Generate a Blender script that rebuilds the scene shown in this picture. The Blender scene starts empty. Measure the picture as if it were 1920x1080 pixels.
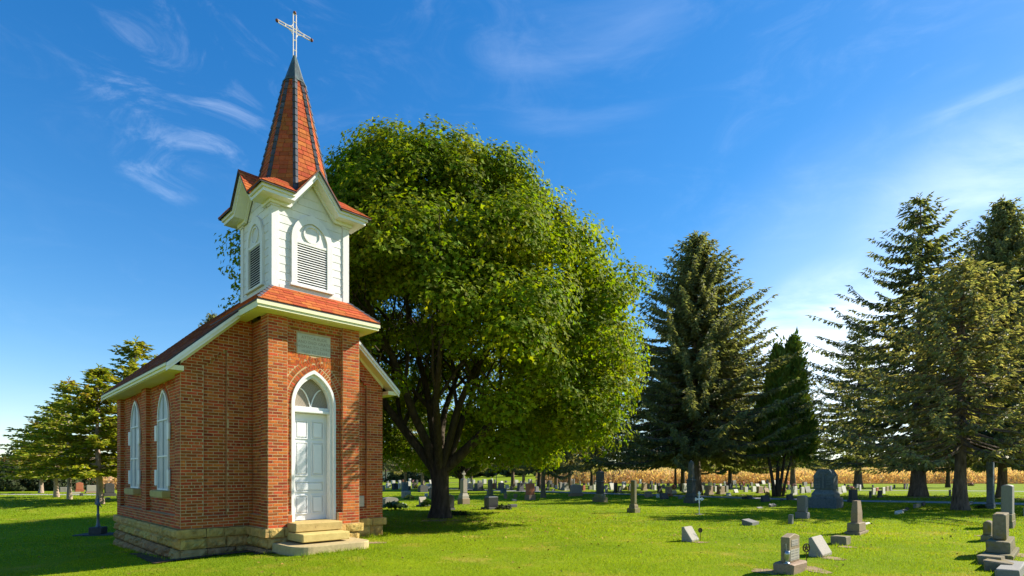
import bpy, math, random
import numpy as np
from mathutils import Vector, Matrix

random.seed(7)
rng = np.random.default_rng(7)
R = math.radians
scene = bpy.context.scene
COL = scene.collection

# ------------------------------------------------------------------ camera
F_PX, HOR, EYE = 1050.0, 890.0, 1.68          # focal length / horizon of a 1920x1080 frame, eye height in metres
cam = bpy.data.cameras.new('camera')
cam.sensor_width = 36.0
cam.lens = 36.0 * F_PX / 1920.0
cam.shift_y = (HOR - 540.0) / 1920.0
cam.clip_end = 4000.0
camo = bpy.data.objects.new('camera', cam)
COL.objects.link(camo)
camo.location = (0, 0, EYE)
camo.rotation_euler = (R(90), 0, 0)
scene.camera = camo

# ------------------------------------------------------------------ sky, sun, exposure
SUN_AZ, SUN_EL = R(20), R(35.5)
sun_dir = Vector((math.cos(SUN_AZ) * math.cos(SUN_EL), math.sin(SUN_AZ) * math.cos(SUN_EL), math.sin(SUN_EL)))
world = bpy.data.worlds.new('World')
scene.world = world
world.use_nodes = True
wn, wl = world.node_tree.nodes, world.node_tree.links
wn.clear()
w_out = wn.new('ShaderNodeOutputWorld')
w_bg = wn.new('ShaderNodeBackground')
w_bg.inputs['Strength'].default_value = 0.116
sky = wn.new('ShaderNodeTexSky')
sky.sky_type = 'NISHITA'
sky.sun_disc = False
sky.sun_elevation = SUN_EL
sky.sun_rotation = math.atan2(sun_dir.x, sun_dir.y)
sky.altitude = 200
sky.air_density = 1.0
sky.dust_density = 0.15
sky.ozone_density = 3.0
hsv = wn.new('ShaderNodeHueSaturation')
hsv.inputs['Saturation'].default_value = 1.36
hsv.inputs['Hue'].default_value = 0.507
wl.new(sky.outputs[0], hsv.inputs['Color'])


def wmath(op, a, b=None, c=None, clamp=False):
    n = wn.new('ShaderNodeMath')
    n.operation = op
    n.use_clamp = clamp
    for i, v in enumerate((a, b, c)):
        if v is None:
            continue
        if isinstance(v, (int, float)):
            n.inputs[i].default_value = v
        else:
            wl.new(v, n.inputs[i])
    return n.outputs[0]


def pix_dir(u, v):
    return Vector(((u - 960) / F_PX, 1.0, (HOR - v) / F_PX)).normalized()


w_tc = wn.new('ShaderNodeTexCoord')


def cirrus(rot, scale, rough, lo, hi, dist=0.6):
    m = wn.new('ShaderNodeMapping')
    m.inputs['Rotation'].default_value = rot
    m.inputs['Scale'].default_value = scale
    wl.new(w_tc.outputs['Generated'], m.inputs['Vector'])
    n = wn.new('ShaderNodeTexNoise')
    n.inputs['Scale'].default_value = 1.0
    n.inputs['Detail'].default_value = 9.0
    n.inputs['Roughness'].default_value = rough
    n.inputs['Distortion'].default_value = dist
    wl.new(m.outputs[0], n.inputs['Vector'])
    r = wn.new('ShaderNodeMapRange')
    r.interpolation_type = 'SMOOTHSTEP'
    r.inputs['From Min'].default_value = lo
    r.inputs['From Max'].default_value = hi
    wl.new(n.outputs['Fac'], r.inputs['Value'])
    return r.outputs[0]


def patch(u, v, deg_in, deg_out):
    d = pix_dir(u, v)
    n = wn.new('ShaderNodeVectorMath')
    n.operation = 'DOT_PRODUCT'
    wl.new(w_tc.outputs['Generated'], n.inputs[0])
    n.inputs[1].default_value = d
    r = wn.new('ShaderNodeMapRange')
    r.interpolation_type = 'SMOOTHSTEP'
    r.inputs['From Min'].default_value = math.cos(R(deg_out))
    r.inputs['From Max'].default_value = math.cos(R(deg_in))
    wl.new(n.outputs['Value'], r.inputs['Value'])
    return r.outputs[0]


wisp = cirrus((0.2, R(-34), 0.3), (7.0, 7.0, 17.0), 0.66, 0.46, 0.80, 0.9)
streak = cirrus((0.0, R(52), 0.0), (2.0, 2.0, 13.0), 0.55, 0.42, 0.82, 0.3)
bank = cirrus((0.0, R(-20), 0.1), (2.2, 2.2, 7.0), 0.6, 0.30, 0.75, 0.8)
terms = [
    wmath('MULTIPLY', wmath('MULTIPLY', wisp, patch(300, 305, .2, 3.6)), 0.17),
    wmath('MULTIPLY', wmath('MULTIPLY', wisp, patch(230, 190, .2, 3.2)), 0.10),
    wmath('MULTIPLY', wmath('MULTIPLY', wisp, patch(425, 245, .2, 3.4)), 0.12),
    wmath('MULTIPLY', wmath('MULTIPLY', wisp, patch(380, 40, 1.0, 10.0)), 0.12),
    wmath('MULTIPLY', wmath('MULTIPLY', streak, patch(1100, 70, 2.0, 10.0)), 0.11),
    wmath('MULTIPLY', wmath('MULTIPLY', streak, patch(1910, 260, 1.0, 8.0)), 0.5),
    wmath('MULTIPLY', wmath('MULTIPLY', bank, patch(1560, 670, 2.0, 9.0)), 0.85),
    wmath('MULTIPLY', patch(1700, 740, 2.0, 24.0), 0.16),
    wmath('MULTIPLY', wmath('MULTIPLY', bank, patch(1960, 560, 4.0, 16.0)), 0.35),
    wmath('MULTIPLY', wmath('MULTIPLY', wisp, bank), 0.06),
]
acc = terms[0]
for t_ in terms[1:]:
    acc = wmath('ADD', acc, t_, clamp=True)
w_mix = wn.new('ShaderNodeMix')
w_mix.data_type = 'RGBA'
wl.new(acc, w_mix.inputs['Factor'])
# soften the bright band along the whole horizon
w_s = wn.new('ShaderNodeVectorMath')
w_s.operation = 'MULTIPLY_ADD'
w_s.inputs[1].default_value = (.06, .06, .06)
w_s.inputs[2].default_value = (1, 1, 1)
wl.new(hsv.outputs[0], w_s.inputs[0])
w_d = wn.new('ShaderNodeVectorMath')
w_d.operation = 'DIVIDE'
wl.new(hsv.outputs[0], w_d.inputs[0])
wl.new(w_s.outputs[0], w_d.inputs[1])
wl.new(w_d.outputs[0], w_mix.inputs['A'])
w_mix.inputs['B'].default_value = (7.0, 7.4, 8.0, 1)
wl.new(w_mix.outputs['Result'], w_bg.inputs['Color'])
wl.new(w_bg.outputs[0], w_out.inputs['Surface'])

sun = bpy.data.lights.new('sun', 'SUN')
sun.energy = 5.0
sun.angle = R(0.53)
sun.color = (1.0, 0.93, 0.80)
suno = bpy.data.objects.new('sun', sun)
COL.objects.link(suno)
suno.rotation_euler = sun_dir.to_track_quat('Z', 'Y').to_euler()
suno.location = (60, 20, 60)

scene.view_settings.view_transform = 'Standard'
scene.view_settings.look = 'None'
scene.view_settings.exposure = 1.12
scene.view_settings.gamma = 1.0
scene.view_settings.use_curve_mapping = False
scene.render.engine = 'CYCLES'
scene.cycles.max_bounces = 6
scene.cycles.transparent_max_bounces = 6
scene.cycles.use_denoising = True


# ------------------------------------------------------------------ helpers
class MB:
    """collects geometry and links it as one mesh object"""

    def __init__(self):
        self.v, self.f, self.t = [], [], []

    def add(self, verts, faces, tint=0.5):
        b = len(self.v)
        self.v.extend([tuple(p) for p in verts])
        for f in faces:
            self.f.append(tuple(b + i for i in f))
            self.t.append(tint)
        return self

    def box(self, x0, x1, y0, y1, z0, z1, tint=0.5):
        v = [(x0, y0, z0), (x1, y0, z0), (x1, y1, z0), (x0, y1, z0), (x0, y0, z1), (x1, y0, z1), (x1, y1, z1), (x0, y1, z1)]
        return self.add(v, [(0, 3, 2, 1), (4, 5, 6, 7), (0, 1, 5, 4), (1, 2, 6, 5), (2, 3, 7, 6), (3, 0, 4, 7)], tint)

    def prism(self, poly, d0, d1, axis='y', bev=0.0, tint=0.5):
        """polygon (a, z) pulled along an axis, counter-clockwise seen from the low end; bev chamfers both rims"""
        n = len(poly)
        cx = sum(p[0] for p in poly) / n
        cz = sum(p[1] for p in poly) / n

        def P(a, z, d):
            return (a, d, z) if axis == 'y' else (d, a, z) if axis == 'x' else (a, z, d)
        if bev > 0:
            w = max(max(p[0] for p in poly) - min(p[0] for p in poly), 1e-6)
            h = max(max(p[1] for p in poly) - min(p[1] for p in poly), 1e-6)
            kx, kz = max(0.0, 1 - 2 * bev / w), max(0.0, 1 - 2 * bev / h)
            ins = [(cx + (a - cx) * kx, cz + (z - cz) * kz) for a, z in poly]
            sg = 1 if d1 > d0 else -1
            rings = [[P(a, z, d0) for a, z in ins], [P(a, z, d0 + sg * bev) for a, z in poly],
                     [P(a, z, d1 - sg * bev) for a, z in poly], [P(a, z, d1) for a, z in ins]]
        else:
            rings = [[P(a, z, d0) for a, z in poly], [P(a, z, d1) for a, z in poly]]
        v = [p for r in rings for p in r]
        f = [tuple(range(n)), tuple(reversed(range((len(rings) - 1) * n, len(rings) * n)))]
        for k in range(len(rings) - 1):
            for i in range(n):
                j = (i + 1) % n
                f.append((k * n + i, (k + 1) * n + i, (k + 1) * n + j, k * n + j))
        return self.add(v, f, tint)

    def tube(self, pts, rad, sides=8, cap=True, tint=0.5, wob=0.0):
        pts = [Vector(p) for p in pts]
        if not hasattr(rad, '__len__'):
            rad = [rad] * len(pts)
        v, f = [], []
        ref = Vector((0.31, 0.17, 0.93))
        for i, p in enumerate(pts):
            d = (pts[min(i + 1, len(pts) - 1)] - pts[max(i - 1, 0)])
            d = d.normalized() if d.length > 1e-9 else Vector((0, 0, 1))
            a = d.cross(ref)
            if a.length < 0.05:
                a = d.cross(Vector((1, 0, 0)))
            a.normalize()
            b = d.cross(a)
            for k in range(sides):
                th = 2 * math.pi * k / sides
                rr = rad[i] * (1 + (random.random() - .5) * wob)
                v.append(p + (a * math.cos(th) + b * math.sin(th)) * rr)
        for i in range(len(pts) - 1):
            for k in range(sides):
                j = (k + 1) % sides
                f.append((i * sides + k, i * sides + j, (i + 1) * sides + j, (i + 1) * sides + k))
        if cap:
            f.append(tuple(reversed(range(sides))))
            f.append(tuple((len(pts) - 1) * sides + k for k in range(sides)))
        return self.add(v, f, tint)

    def lathe(self, prof, sides=16, cx=0.0, cy=0.0, tint=0.5):
        v, f = [], []
        for r, z in prof:
            for k in range(sides):
                th = 2 * math.pi * (k + .5) / sides
                v.append((cx + r * math.cos(th), cy + r * math.sin(th), z))
        for i in range(len(prof) - 1):
            for k in range(sides):
                j = (k + 1) % sides
                f.append((i * sides + k, i * sides + j, (i + 1) * sides + j, (i + 1) * sides + k))
        f.append(tuple(reversed(range(sides))))
        f.append(tuple((len(prof) - 1) * sides + k for k in range(sides)))
        return self.add(v, f, tint)

    def cbox(self, x0, x1, y0, y1, z0, z1, bev=0.01, rough=0.0, tint=0.5):
        """chamfered block; rough jitters its corners"""
        bev = min(bev, (x1 - x0) * .45, (y1 - y0) * .45, (z1 - z0) * .45)
        v, idx = [], {}
        for sx in (0, 1):
            for sy in (0, 1):
                for sz in (0, 1):
                    c = ((x0, x1)[sx], (y0, y1)[sy], (z0, z1)[sz])
                    dirs = (1 - 2 * sx, 1 - 2 * sy, 1 - 2 * sz)
                    for ax in range(3):
                        p = list(c)
                        for o in range(3):
                            if o != ax:
                                p[o] += dirs[o] * bev * random.uniform(.7, 1.3)
                            p[o] += random.uniform(-rough, rough)
                        idx[(sx, sy, sz, ax)] = len(v)
                        v.append(p)
        f = []
        for ax in range(3):
            for s in (0, 1):
                q = []
                o1, o2 = (ax + 1) % 3, (ax + 2) % 3
                for a, b in ((0, 0), (1, 0), (1, 1), (0, 1)):
                    k = [0, 0, 0]
                    k[ax], k[o1], k[o2] = s, a, b
                    q.append(idx[(k[0], k[1], k[2], ax)])
                f.append(tuple(q) if s else tuple(reversed(q)))
        for ax in range(3):
            o1, o2 = (ax + 1) % 3, (ax + 2) % 3
            for a in (0, 1):
                for b in (0, 1):
                    def K(s, face):
                        k = [0, 0, 0]
                        k[ax], k[o1], k[o2] = s, a, b
                        return idx[(k[0], k[1], k[2], face)]
                    q = (K(0, o1), K(1, o1), K(1, o2), K(0, o2))
                    f.append(q if (a == b) else tuple(reversed(q)))
        for sx in (0, 1):
            for sy in (0, 1):
                for sz in (0, 1):
                    q = tuple(idx[(sx, sy, sz, a)] for a in range(3))
                    f.append(q if (sx + sy + sz) % 2 == 1 else tuple(reversed(q)))
        return self.add(v, f, tint)

    def mesh(self, name, material):
        me = bpy.data.meshes.new(name)
        me.from_pydata(self.v, [], self.f)
        at = me.attributes.new('tint', 'FLOAT', 'FACE')
        at.data.foreach_set('value', np.array(self.t, dtype=np.float32))
        if material:
            me.materials.append(material)
        me.update()
        return me

    def build(self, name, material, parent=None, loc=None, smooth=False):
        me = self.mesh(name, material)
        if smooth:
            me.polygons.foreach_set('use_smooth', [True] * len(me.polygons))
        return link(name, me, parent, loc)


def link(name, data, parent=None, loc=None, rot=None, scale=None):
    o = bpy.data.objects.new(name, data)
    COL.objects.link(o)
    if parent is not None:
        o.parent = parent
    if loc is not None:
        o.location = loc
    if rot is not None:
        o.rotation_euler = rot
    if scale is not None:
        o.scale = scale
    return o


def tag(o, label=None, cat=None, group=None, kind=None):
    if label:
        o['label'] = label
    if cat:
        o['category'] = cat
    if group:
        o['group'] = group
    if kind:
        o['kind'] = kind
    return o


def thing(name, label, cat, loc=(0, 0, 0), rz=0.0, group=None, scale=None):
    o = link(name, None, None, loc, (0, 0, rz), scale)
    o.empty_display_size = 0.2
    return tag(o, label, cat, group)


def copy_tree(o, parent=None):
    c = o.copy()
    COL.objects.link(c)
    c.parent = parent
    for ch in o.children:
        copy_tree(ch, c)
    return c


def tri_object(name, V, Fc, material, tint=None, parent=None, kind=None, quads=False):
    """big meshes straight from numpy arrays"""
    V = np.asarray(V, np.float32)
    Fc = np.asarray(Fc, np.int32)
    k = Fc.shape[1]
    me = bpy.data.meshes.new(name)
    me.vertices.add(len(V))
    me.vertices.foreach_set('co', V.ravel())
    me.loops.add(Fc.size)
    me.loops.foreach_set('vertex_index', Fc.ravel())
    me.polygons.add(len(Fc))
    me.polygons.foreach_set('loop_start', np.arange(0, Fc.size, k, dtype=np.int32))
    me.polygons.foreach_set('loop_total', np.full(len(Fc), k, np.int32))
    if tint is not None:
        at = me.attributes.new('tint', 'FLOAT', 'FACE')
        at.data.foreach_set('value', np.asarray(tint, np.float32))
    me.materials.append(material)
    me.update(calc_edges=True)
    o = link(name, me, parent)
    if kind:
        o['kind'] = kind
    return o


# ------------------------------------------------------------------ ground shape and pixel placement
def smooth01(x):
    x = min(1.0, max(0.0, x))
    return x * x * (3 - 2 * x)


def ground_z(x, y):
    dx = -3.9 - x
    z = 0.0
    if dx > 0:
        s = 0.010 * dx * dx + 0.012 * dx
        z -= 0.42 * math.tanh(s / 0.42) * (1 - smooth01((y - 16) / 16))
    else:
        z += 0.05 * math.tanh(-dx / 8.0) * (1 - smooth01((y - 14) / 14))
    z += 0.03 * math.sin(x * .31 + 1) * math.sin(y * .27) * smooth01((y - 14) / 10)
    z += .065 * math.exp(-((x + 3.0) ** 2 + (y - 11.1) ** 2) / 1.6)
    if y > 130:
        z += 0.018 * (y - 130) * smooth01((y - 130) / 60) * smooth01((x + 40) / 60)
    return z


def at(u, v):
    """point on the ground seen at pixel (u, v)"""
    z = 0.0
    x = y = 0
    for _ in range(6):
        y = (EYE - z) * F_PX / (v - HOR)
        x = (u - 960) / F_PX * y
        z = ground_z(x, y)
    return Vector((x, y, z))


def ppm(y):
    return F_PX / y


# ------------------------------------------------------------------ materials
MATS = {}


def mk(name, c1, c2, scale=6.0, rough=0.8, bump=0.3, bscale=None, jitter=0.25, hue=0.02, spec=0.25, c3=None, c3scale=1.3,
       c3lo=0.55, c3hi=0.72, coord='pos', trans=0.0, metal=0.0, detail=6.0, stretch=None, bdist=0.02):
    m = bpy.data.materials.new(name)
    m.use_nodes = True
    n, l = m.node_tree.nodes, m.node_tree.links
    n.clear()
    out = n.new('ShaderNodeOutputMaterial')
    b = n.new('ShaderNodeBsdfPrincipled')
    b.inputs['Roughness'].default_value = rough
    b.inputs['Specular IOR Level'].default_value = spec
    b.inputs['Metallic'].default_value = metal
    if coord == 'pos':
        g = n.new('ShaderNodeNewGeometry')
        vec = g.outputs['Position']
    else:
        g = n.new('ShaderNodeTexCoord')
        vec = g.outputs['Object']
    if stretch:
        mp = n.new('ShaderNodeMapping')
        mp.inputs['Scale'].default_value = stretch
        l.new(vec, mp.inputs['Vector'])
        vec = mp.outputs[0]
    nz = n.new('ShaderNodeTexNoise')
    nz.inputs['Scale'].default_value = scale
    nz.inputs['Detail'].default_value = detail
    nz.inputs['Roughness'].default_value = .65
    l.new(vec, nz.inputs['Vector'])
    rp = n.new('ShaderNodeMapRange')
    rp.inputs['From Min'].default_value = .3
    rp.inputs['From Max'].default_value = .7
    l.new(nz.outputs['Fac'], rp.inputs['Value'])
    mx = n.new('ShaderNodeMix')
    mx.data_type = 'RGBA'
    mx.inputs['A'].default_value = (*c1, 1)
    mx.inputs['B'].default_value = (*c2, 1)
    l.new(rp.outputs[0], mx.inputs['Factor'])
    col = mx.outputs['Result']
    if c3 is not None:
        n3 = n.new('ShaderNodeTexNoise')
        n3.inputs['Scale'].default_value = c3scale
        n3.inputs['Detail'].default_value = 8
        n3.inputs['Roughness'].default_value = .7
        l.new(vec, n3.inputs['Vector'])
        r3 = n.new('ShaderNodeMapRange')
        r3.interpolation_type = 'SMOOTHSTEP'
        r3.inputs['From Min'].default_value = c3lo
        r3.inputs['From Max'].default_value = c3hi
        l.new(n3.outputs['Fac'], r3.inputs['Value'])
        m3 = n.new('ShaderNodeMix')
        m3.data_type = 'RGBA'
        l.new(r3.outputs[0], m3.inputs['Factor'])
        l.new(col, m3.inputs['A'])
        m3.inputs['B'].default_value = (*c3, 1)
        col = m3.outputs['Result']
    if jitter > 0:
        at_ = n.new('ShaderNodeAttribute')
        at_.attribute_name = 'tint'
        oi = n.new('ShaderNodeObjectInfo')
        ad = n.new('ShaderNodeMath')
        ad.operation = 'ADD'
        l.new(at_.outputs['Fac'], ad.inputs[0])
        l.new(oi.outputs['Random'], ad.inputs[1])
        fr = n.new('ShaderNodeMath')
        fr.operation = 'FRACT'
        l.new(ad.outputs[0], fr.inputs[0])
        hs = n.new('ShaderNodeHueSaturation')
        r1 = n.new('ShaderNodeMapRange')
        r1.inputs['To Min'].default_value = 1 - jitter
        r1.inputs['To Max'].default_value = 1 + jitter
        l.new(fr.outputs[0], r1.inputs['Value'])
        l.new(r1.outputs[0], hs.inputs['Value'])
        m7 = n.new('ShaderNodeMath')
        m7.operation = 'MULTIPLY'
        l.new(fr.outputs[0], m7.inputs[0])
        m7.inputs[1].default_value = 7.31
        f7 = n.new('ShaderNodeMath')
        f7.operation = 'FRACT'
        l.new(m7.outputs[0], f7.inputs[0])
        r2 = n.new('ShaderNodeMapRange')
        r2.inputs['To Min'].default_value = .5 - hue
        r2.inputs['To Max'].default_value = .5 + hue
        l.new(f7.outputs[0], r2.inputs['Value'])
        l.new(r2.outputs[0], hs.inputs['Hue'])
        l.new(col, hs.inputs['Color'])
        col = hs.outputs['Color']
    l.new(col, b.inputs['Base Color'])
    if bump > 0:
        nb = n.new('ShaderNodeTexNoise')
        nb.inputs['Scale'].default_value = bscale or scale * 4
        nb.inputs['Detail'].default_value = 5
        l.new(vec, nb.inputs['Vector'])
        bp = n.new('ShaderNodeBump')
        bp.inputs['Strength'].default_value = bump
        bp.inputs['Distance'].default_value = bdist
        l.new(nb.outputs['Fac'], bp.inputs['Height'])
        l.new(bp.outputs[0], b.inputs['Normal'])
    sh = b.outputs[0]
    if trans > 0:
        t = n.new('ShaderNodeBsdfTranslucent')
        tc = n.new('ShaderNodeMix')
        tc.data_type = 'RGBA'
        tc.blend_type = 'MULTIPLY'
        tc.inputs['Factor'].default_value = 1.0
        l.new(col, tc.inputs['A'])
        tc.inputs['B'].default_value = (1.75, 1.75, 0.7, 1)
        l.new(tc.outputs['Result'], t.inputs['Color'])
        ms = n.new('ShaderNodeMixShader')
        ms.inputs['Fac'].default_value = trans
        l.new(sh, ms.inputs[1])
        l.new(t.outputs[0], ms.inputs[2])
        sh = ms.outputs[0]
    l.new(sh, out.inputs['Surface'])
    MATS[name] = m
    return m


mk('brick', (.45, .098, .018), (.295, .060, .014), 14, .85, .3, 70, .36, .014, .2, c3=(.19, .050, .022), c3scale=2.1, c3lo=.54, c3hi=.86)
mk('mortar', (.54, .375, .195), (.42, .29, .15), 9, .95, .3, 60, 0, 0, .1)
mk('sandstone', (.58, .385, .12), (.29, .18, .055), 5, .9, .7, 24, .14, .012, .15, c3=(.22, .19, .07), c3scale=3.2, c3lo=.5, c3hi=.75)
mk('stone_soil', (.40, .245, .11), (.20, .12, .05), 6, .95, .7, 24, .14, .012, .1)
mk('step_stone', (.52, .40, .15), (.42, .31, .11), 7, .9, .35, 40, .08, .01, .15, c3=(.26, .19, .07), c3scale=14, c3lo=.6, c3hi=.7)
mk('concrete', (.46, .36, .19), (.33, .25, .13), 12, .92, .3, 60, .06, .01, .15)
mk('white_paint', (.74, .74, .71), (.66, .66, .63), 8, .5, .1, 60, .04, .005, .35, c3=(.60, .57, .50), c3scale=11, c3lo=.62, c3hi=.82)
mk('cream_trim', (.74, .71, .45), (.68, .65, .40), 8, .55, .1, 60, .04, .005, .3)  # even pale yellow tone for the eave fascias and soffits
mk('old_paint', (.69, .68, .65), (.60, .59, .56), 6, .65, .2, 50, .08, .005, .25, c3=(.36, .33, .28), c3scale=11, c3lo=.58, c3hi=.78, stretch=(1, 1, .5))
mk('door_paint', (.70, .70, .70), (.66, .66, .66), 3, .35, .03, 60, .02, .003, .4)
mk('shingle', (.43, .105, .030), (.32, .075, .023), 10, .85, .3, 90, .20, .012, .12, c3=(.18, .055, .03), c3scale=6, c3lo=.64, c3hi=.8)
mk('roof_shingle', (.20, .06, .035), (.13, .045, .03), 10, .85, .3, 90, .30, .015, .15)
mk('hip_metal', (.075, .078, .09), (.05, .053, .066), 9, .75, .15, 40, .25, .02, .15, c3=(.14, .19, .19), c3scale=5, c3lo=.55, c3hi=.8)
mk('copper', (.06, .085, .085), (.035, .045, .05), 9, .5, .15, 30, .10, .02, .4, c3=(.13, .23, .21), c3scale=6, c3lo=.5, c3hi=.75, stretch=(1, 1, .25))
mk('drip_edge', (.035, .028, .03), (.05, .04, .04), 10, .6, .1, 50, .1, .01, .3)
mk('plaque_stone', (.52, .49, .40), (.44, .41, .33), 10, .85, .25, 60, .05, .01, .15)
mk('letter_cut', (.30, .27, .21), (.26, .23, .18), 10, .9, 0, 60, .05, .01, .1)
mk('louver_dark', (.02, .02, .02), (.03, .03, .03), 10, .9, 0, 10, 0, 0, .1)
mk('cross_metal', (.74, .70, .64), (.60, .52, .46), 18, .45, .1, 60, .05, .01, .4)
mk('rust', (.16, .06, .035), (.09, .035, .025), 20, .7, .2, 60, .1, .01, .3)
mk('window_screen', (.36, .40, .42), (.30, .335, .35), 6, .45, .05, 80, .03, .004, .4)
mk('iron_paint', (.15, .17, .19), (.10, .12, .14), 14, .45, .1, 60, .05, .01, .45)
mk('brass', (.30, .25, .16), (.18, .15, .10), 20, .4, .05, 60, .02, .01, .5, metal=.7)
mk('bronze', (.12, .065, .03), (.07, .04, .02), 24, .5, .1, 60, .05, .01, .5, metal=.5)
mk('steel', (.45, .46, .46), (.32, .33, .33), 12, .3, .05, 60, .02, .01, .5, metal=.8)
# gravestones
mk('granite_grey', (.22, .21, .185), (.14, .135, .12), 45, .7, .2, 120, .16, .01, .3, c3=(.18, .17, .13), c3scale=5, c3lo=.55, c3hi=.75)
mk('granite_pale', (.36, .325, .26), (.25, .225, .18), 30, .75, .2, 120, .12, .012, .25, c3=(.30, .28, .22), c3scale=6, c3lo=.56, c3hi=.75)
mk('granite_tan', (.31, .225, .14), (.20, .142, .088), 35, .75, .25, 120, .12, .012, .25, c3=(.20, .17, .10), c3scale=5, c3lo=.56, c3hi=.75)
mk('granite_red', (.38, .115, .06), (.27, .08, .045), 40, .5, .15, 120, .10, .012, .35)
mk('granite_black', (.030, .030, .034), (.018, .018, .02), 60, .3, .05, 120, .2, .01, .5)
mk('granite_blue', (.15, .18, .195), (.085, .105, .115), 9, .75, .25, 60, .12, .015, .25, c3=(.09, .09, .085), c3scale=4, c3lo=.5, c3hi=.7)
mk('mossy_stone', (.23, .195, .125), (.14, .12, .075), 14, .9, .4, 60, .12, .015, .12, c3=(.20, .16, .035), c3scale=4.5, c3lo=.5, c3hi=.66)
mk('obelisk_stone', (.115, .115, .095), (.07, .07, .06), 14, .85, .3, 60, .1, .015, .15, c3=(.17, .13, .03), c3scale=4, c3lo=.54, c3hi=.7)
mk('granite_white', (.52, .50, .45), (.38, .36, .32), 30, .75, .2, 120, .15, .012, .2)
mk('dark_stone', (.085, .083, .08), (.05, .05, .05), 22, .8, .25, 80, .2, .015, .25, c3=(.2, .18, .14), c3scale=6, c3lo=.6, c3hi=.75)
# ground and plants
mk('bark', (.24, .18, .13), (.07, .05, .036), 9, .95, 1.0, 9, .12, .015, .1, stretch=(1, 1, .22), bdist=.06)
mk('bark_dark', (.105, .08, .06), (.035, .027, .02), 9, .95, 1.0, 9, .12, .015, .1, stretch=(1, 1, .22), bdist=.06)
mk('bark_pale', (.46, .36, .27), (.18, .13, .095), 9, .95, 1.0, 10, .12, .015, .1, stretch=(1, 1, .3), bdist=.05)
mk('maple_leaf', (.170, .210, .005), (.090, .135, .005), .35, .7, 0, 10, .46, .028, .12, c3=(.27, .255, .008), c3scale=.5, c3lo=.52, c3hi=.74, trans=.44, detail=3)
mk('spruce_blue', (.29, .295, .135), (.20, .22, .11), .5, .6, 0, 10, .38, .03, .25, trans=.36, detail=3, c3=(.20, .185, .065), c3scale=.6, c3lo=.5, c3hi=.75)
mk('spruce_dark', (.21, .225, .095), (.145, .17, .078), .5, .6, 0, 10, .38, .03, .25, trans=.36, detail=3, c3=(.18, .165, .05), c3scale=.6, c3lo=.55, c3hi=.8)
mk('spruce_olive', (.31, .295, .135), (.225, .22, .105), .7, .6, 0, 10, .38, .03, .25, trans=.38, detail=3, c3=(.34, .28, .14), c3scale=.8, c3lo=.5, c3hi=.75)
mk('pine_gold', (.30, .31, .03), (.18, .215, .026), .6, .6, 0, 10, .40, .03, .15, trans=.48, detail=3, c3=(.36, .26, .04), c3scale=.7, c3lo=.48, c3hi=.75)
mk('cedar_green', (.19, .25, .035), (.115, .17, .026), .7, .6, 0, 10, .35, .03, .25, trans=.2, detail=3)
mk('hosta_leaf', (.085, .15, .025), (.05, .10, .018), 3, .45, 0, 10, .3, .03, .35, trans=.3, c3=(.28, .32, .12), c3scale=5, c3lo=.6, c3hi=.75)
mk('autumn_leaf', (.24, .13, .03), (.13, .10, .025), .6, .7, 0, 10, .4, .04, .2, trans=.3)
mk('hedge_leaf', (.04, .055, .015), (.025, .035, .012), .6, .7, 0, 10, .4, .03, .2, trans=.15)
mk('far_leaf', (.09, .115, .05), (.06, .085, .04), .08, .8, 0, 10, .35, .03, .1, trans=.2)
mk('grass_blade', (.240, .295, .006), (.132, .205, .006), .22, .6, 0, 10, .34, .026, .15, trans=.42, detail=6, c3=(.34, .28, .035), c3scale=.62, c3lo=.50, c3hi=.76)
mk('lawn', (.198, .252, .006), (.108, .174, .006), .22, .95, .5, 22, 0, 0, .05, c3=(.31, .25, .045), c3scale=.62, c3lo=.50, c3hi=.76, detail=9, bdist=.05)
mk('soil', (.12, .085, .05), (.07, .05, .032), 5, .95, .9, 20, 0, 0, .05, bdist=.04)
mk('bare_soil', (.32, .23, .14), (.24, .17, .10), 8, .95, .6, 26, .05, 0, .05)
mk('gravel', (.36, .35, .35), (.28, .27, .27), 8, .95, .5, 30, 0, 0, .1)
mk('corn', (.62, .43, .25), (.49, .31, .16), .3, .8, 0, 10, .38, .025, .15, trans=.3, detail=3, c3=(.64, .46, .28), c3scale=.15, c3lo=.45, c3hi=.7)
mk('corn_soil', (.36, .22, .085), (.26, .15, .055), 2, .95, 0, 10, 0, 0, .05)
mk('fallen_leaf', (.34, .24, .05), (.26, .14, .04), 3, .8, 0, 10, .4, .04, .15)
mk('petal_red', (.50, .06, .05), (.45, .12, .08), 20, .6, 0, 10, .3, .03, .2)
mk('petal_yellow', (.60, .42, .04), (.55, .32, .03), 20, .6, 0, 10, .3, .03, .2)
mk('house_wall', (.62, .56, .47), (.56, .50, .42), 3, .8, .05, 20, .05, .01, .2)
mk('house_blue', (.22, .34, .46), (.19, .30, .42), 3, .7, .05, 20, .05, .01, .2)
mk('barn_roof', (.15, .095, .075), (.11, .07, .058), 3, .8, .1, 20, .05, .01, .2)
mk('glass_dark', (.03, .035, .04), (.04, .045, .05), 3, .12, 0, 20, 0, 0, .5)


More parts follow.
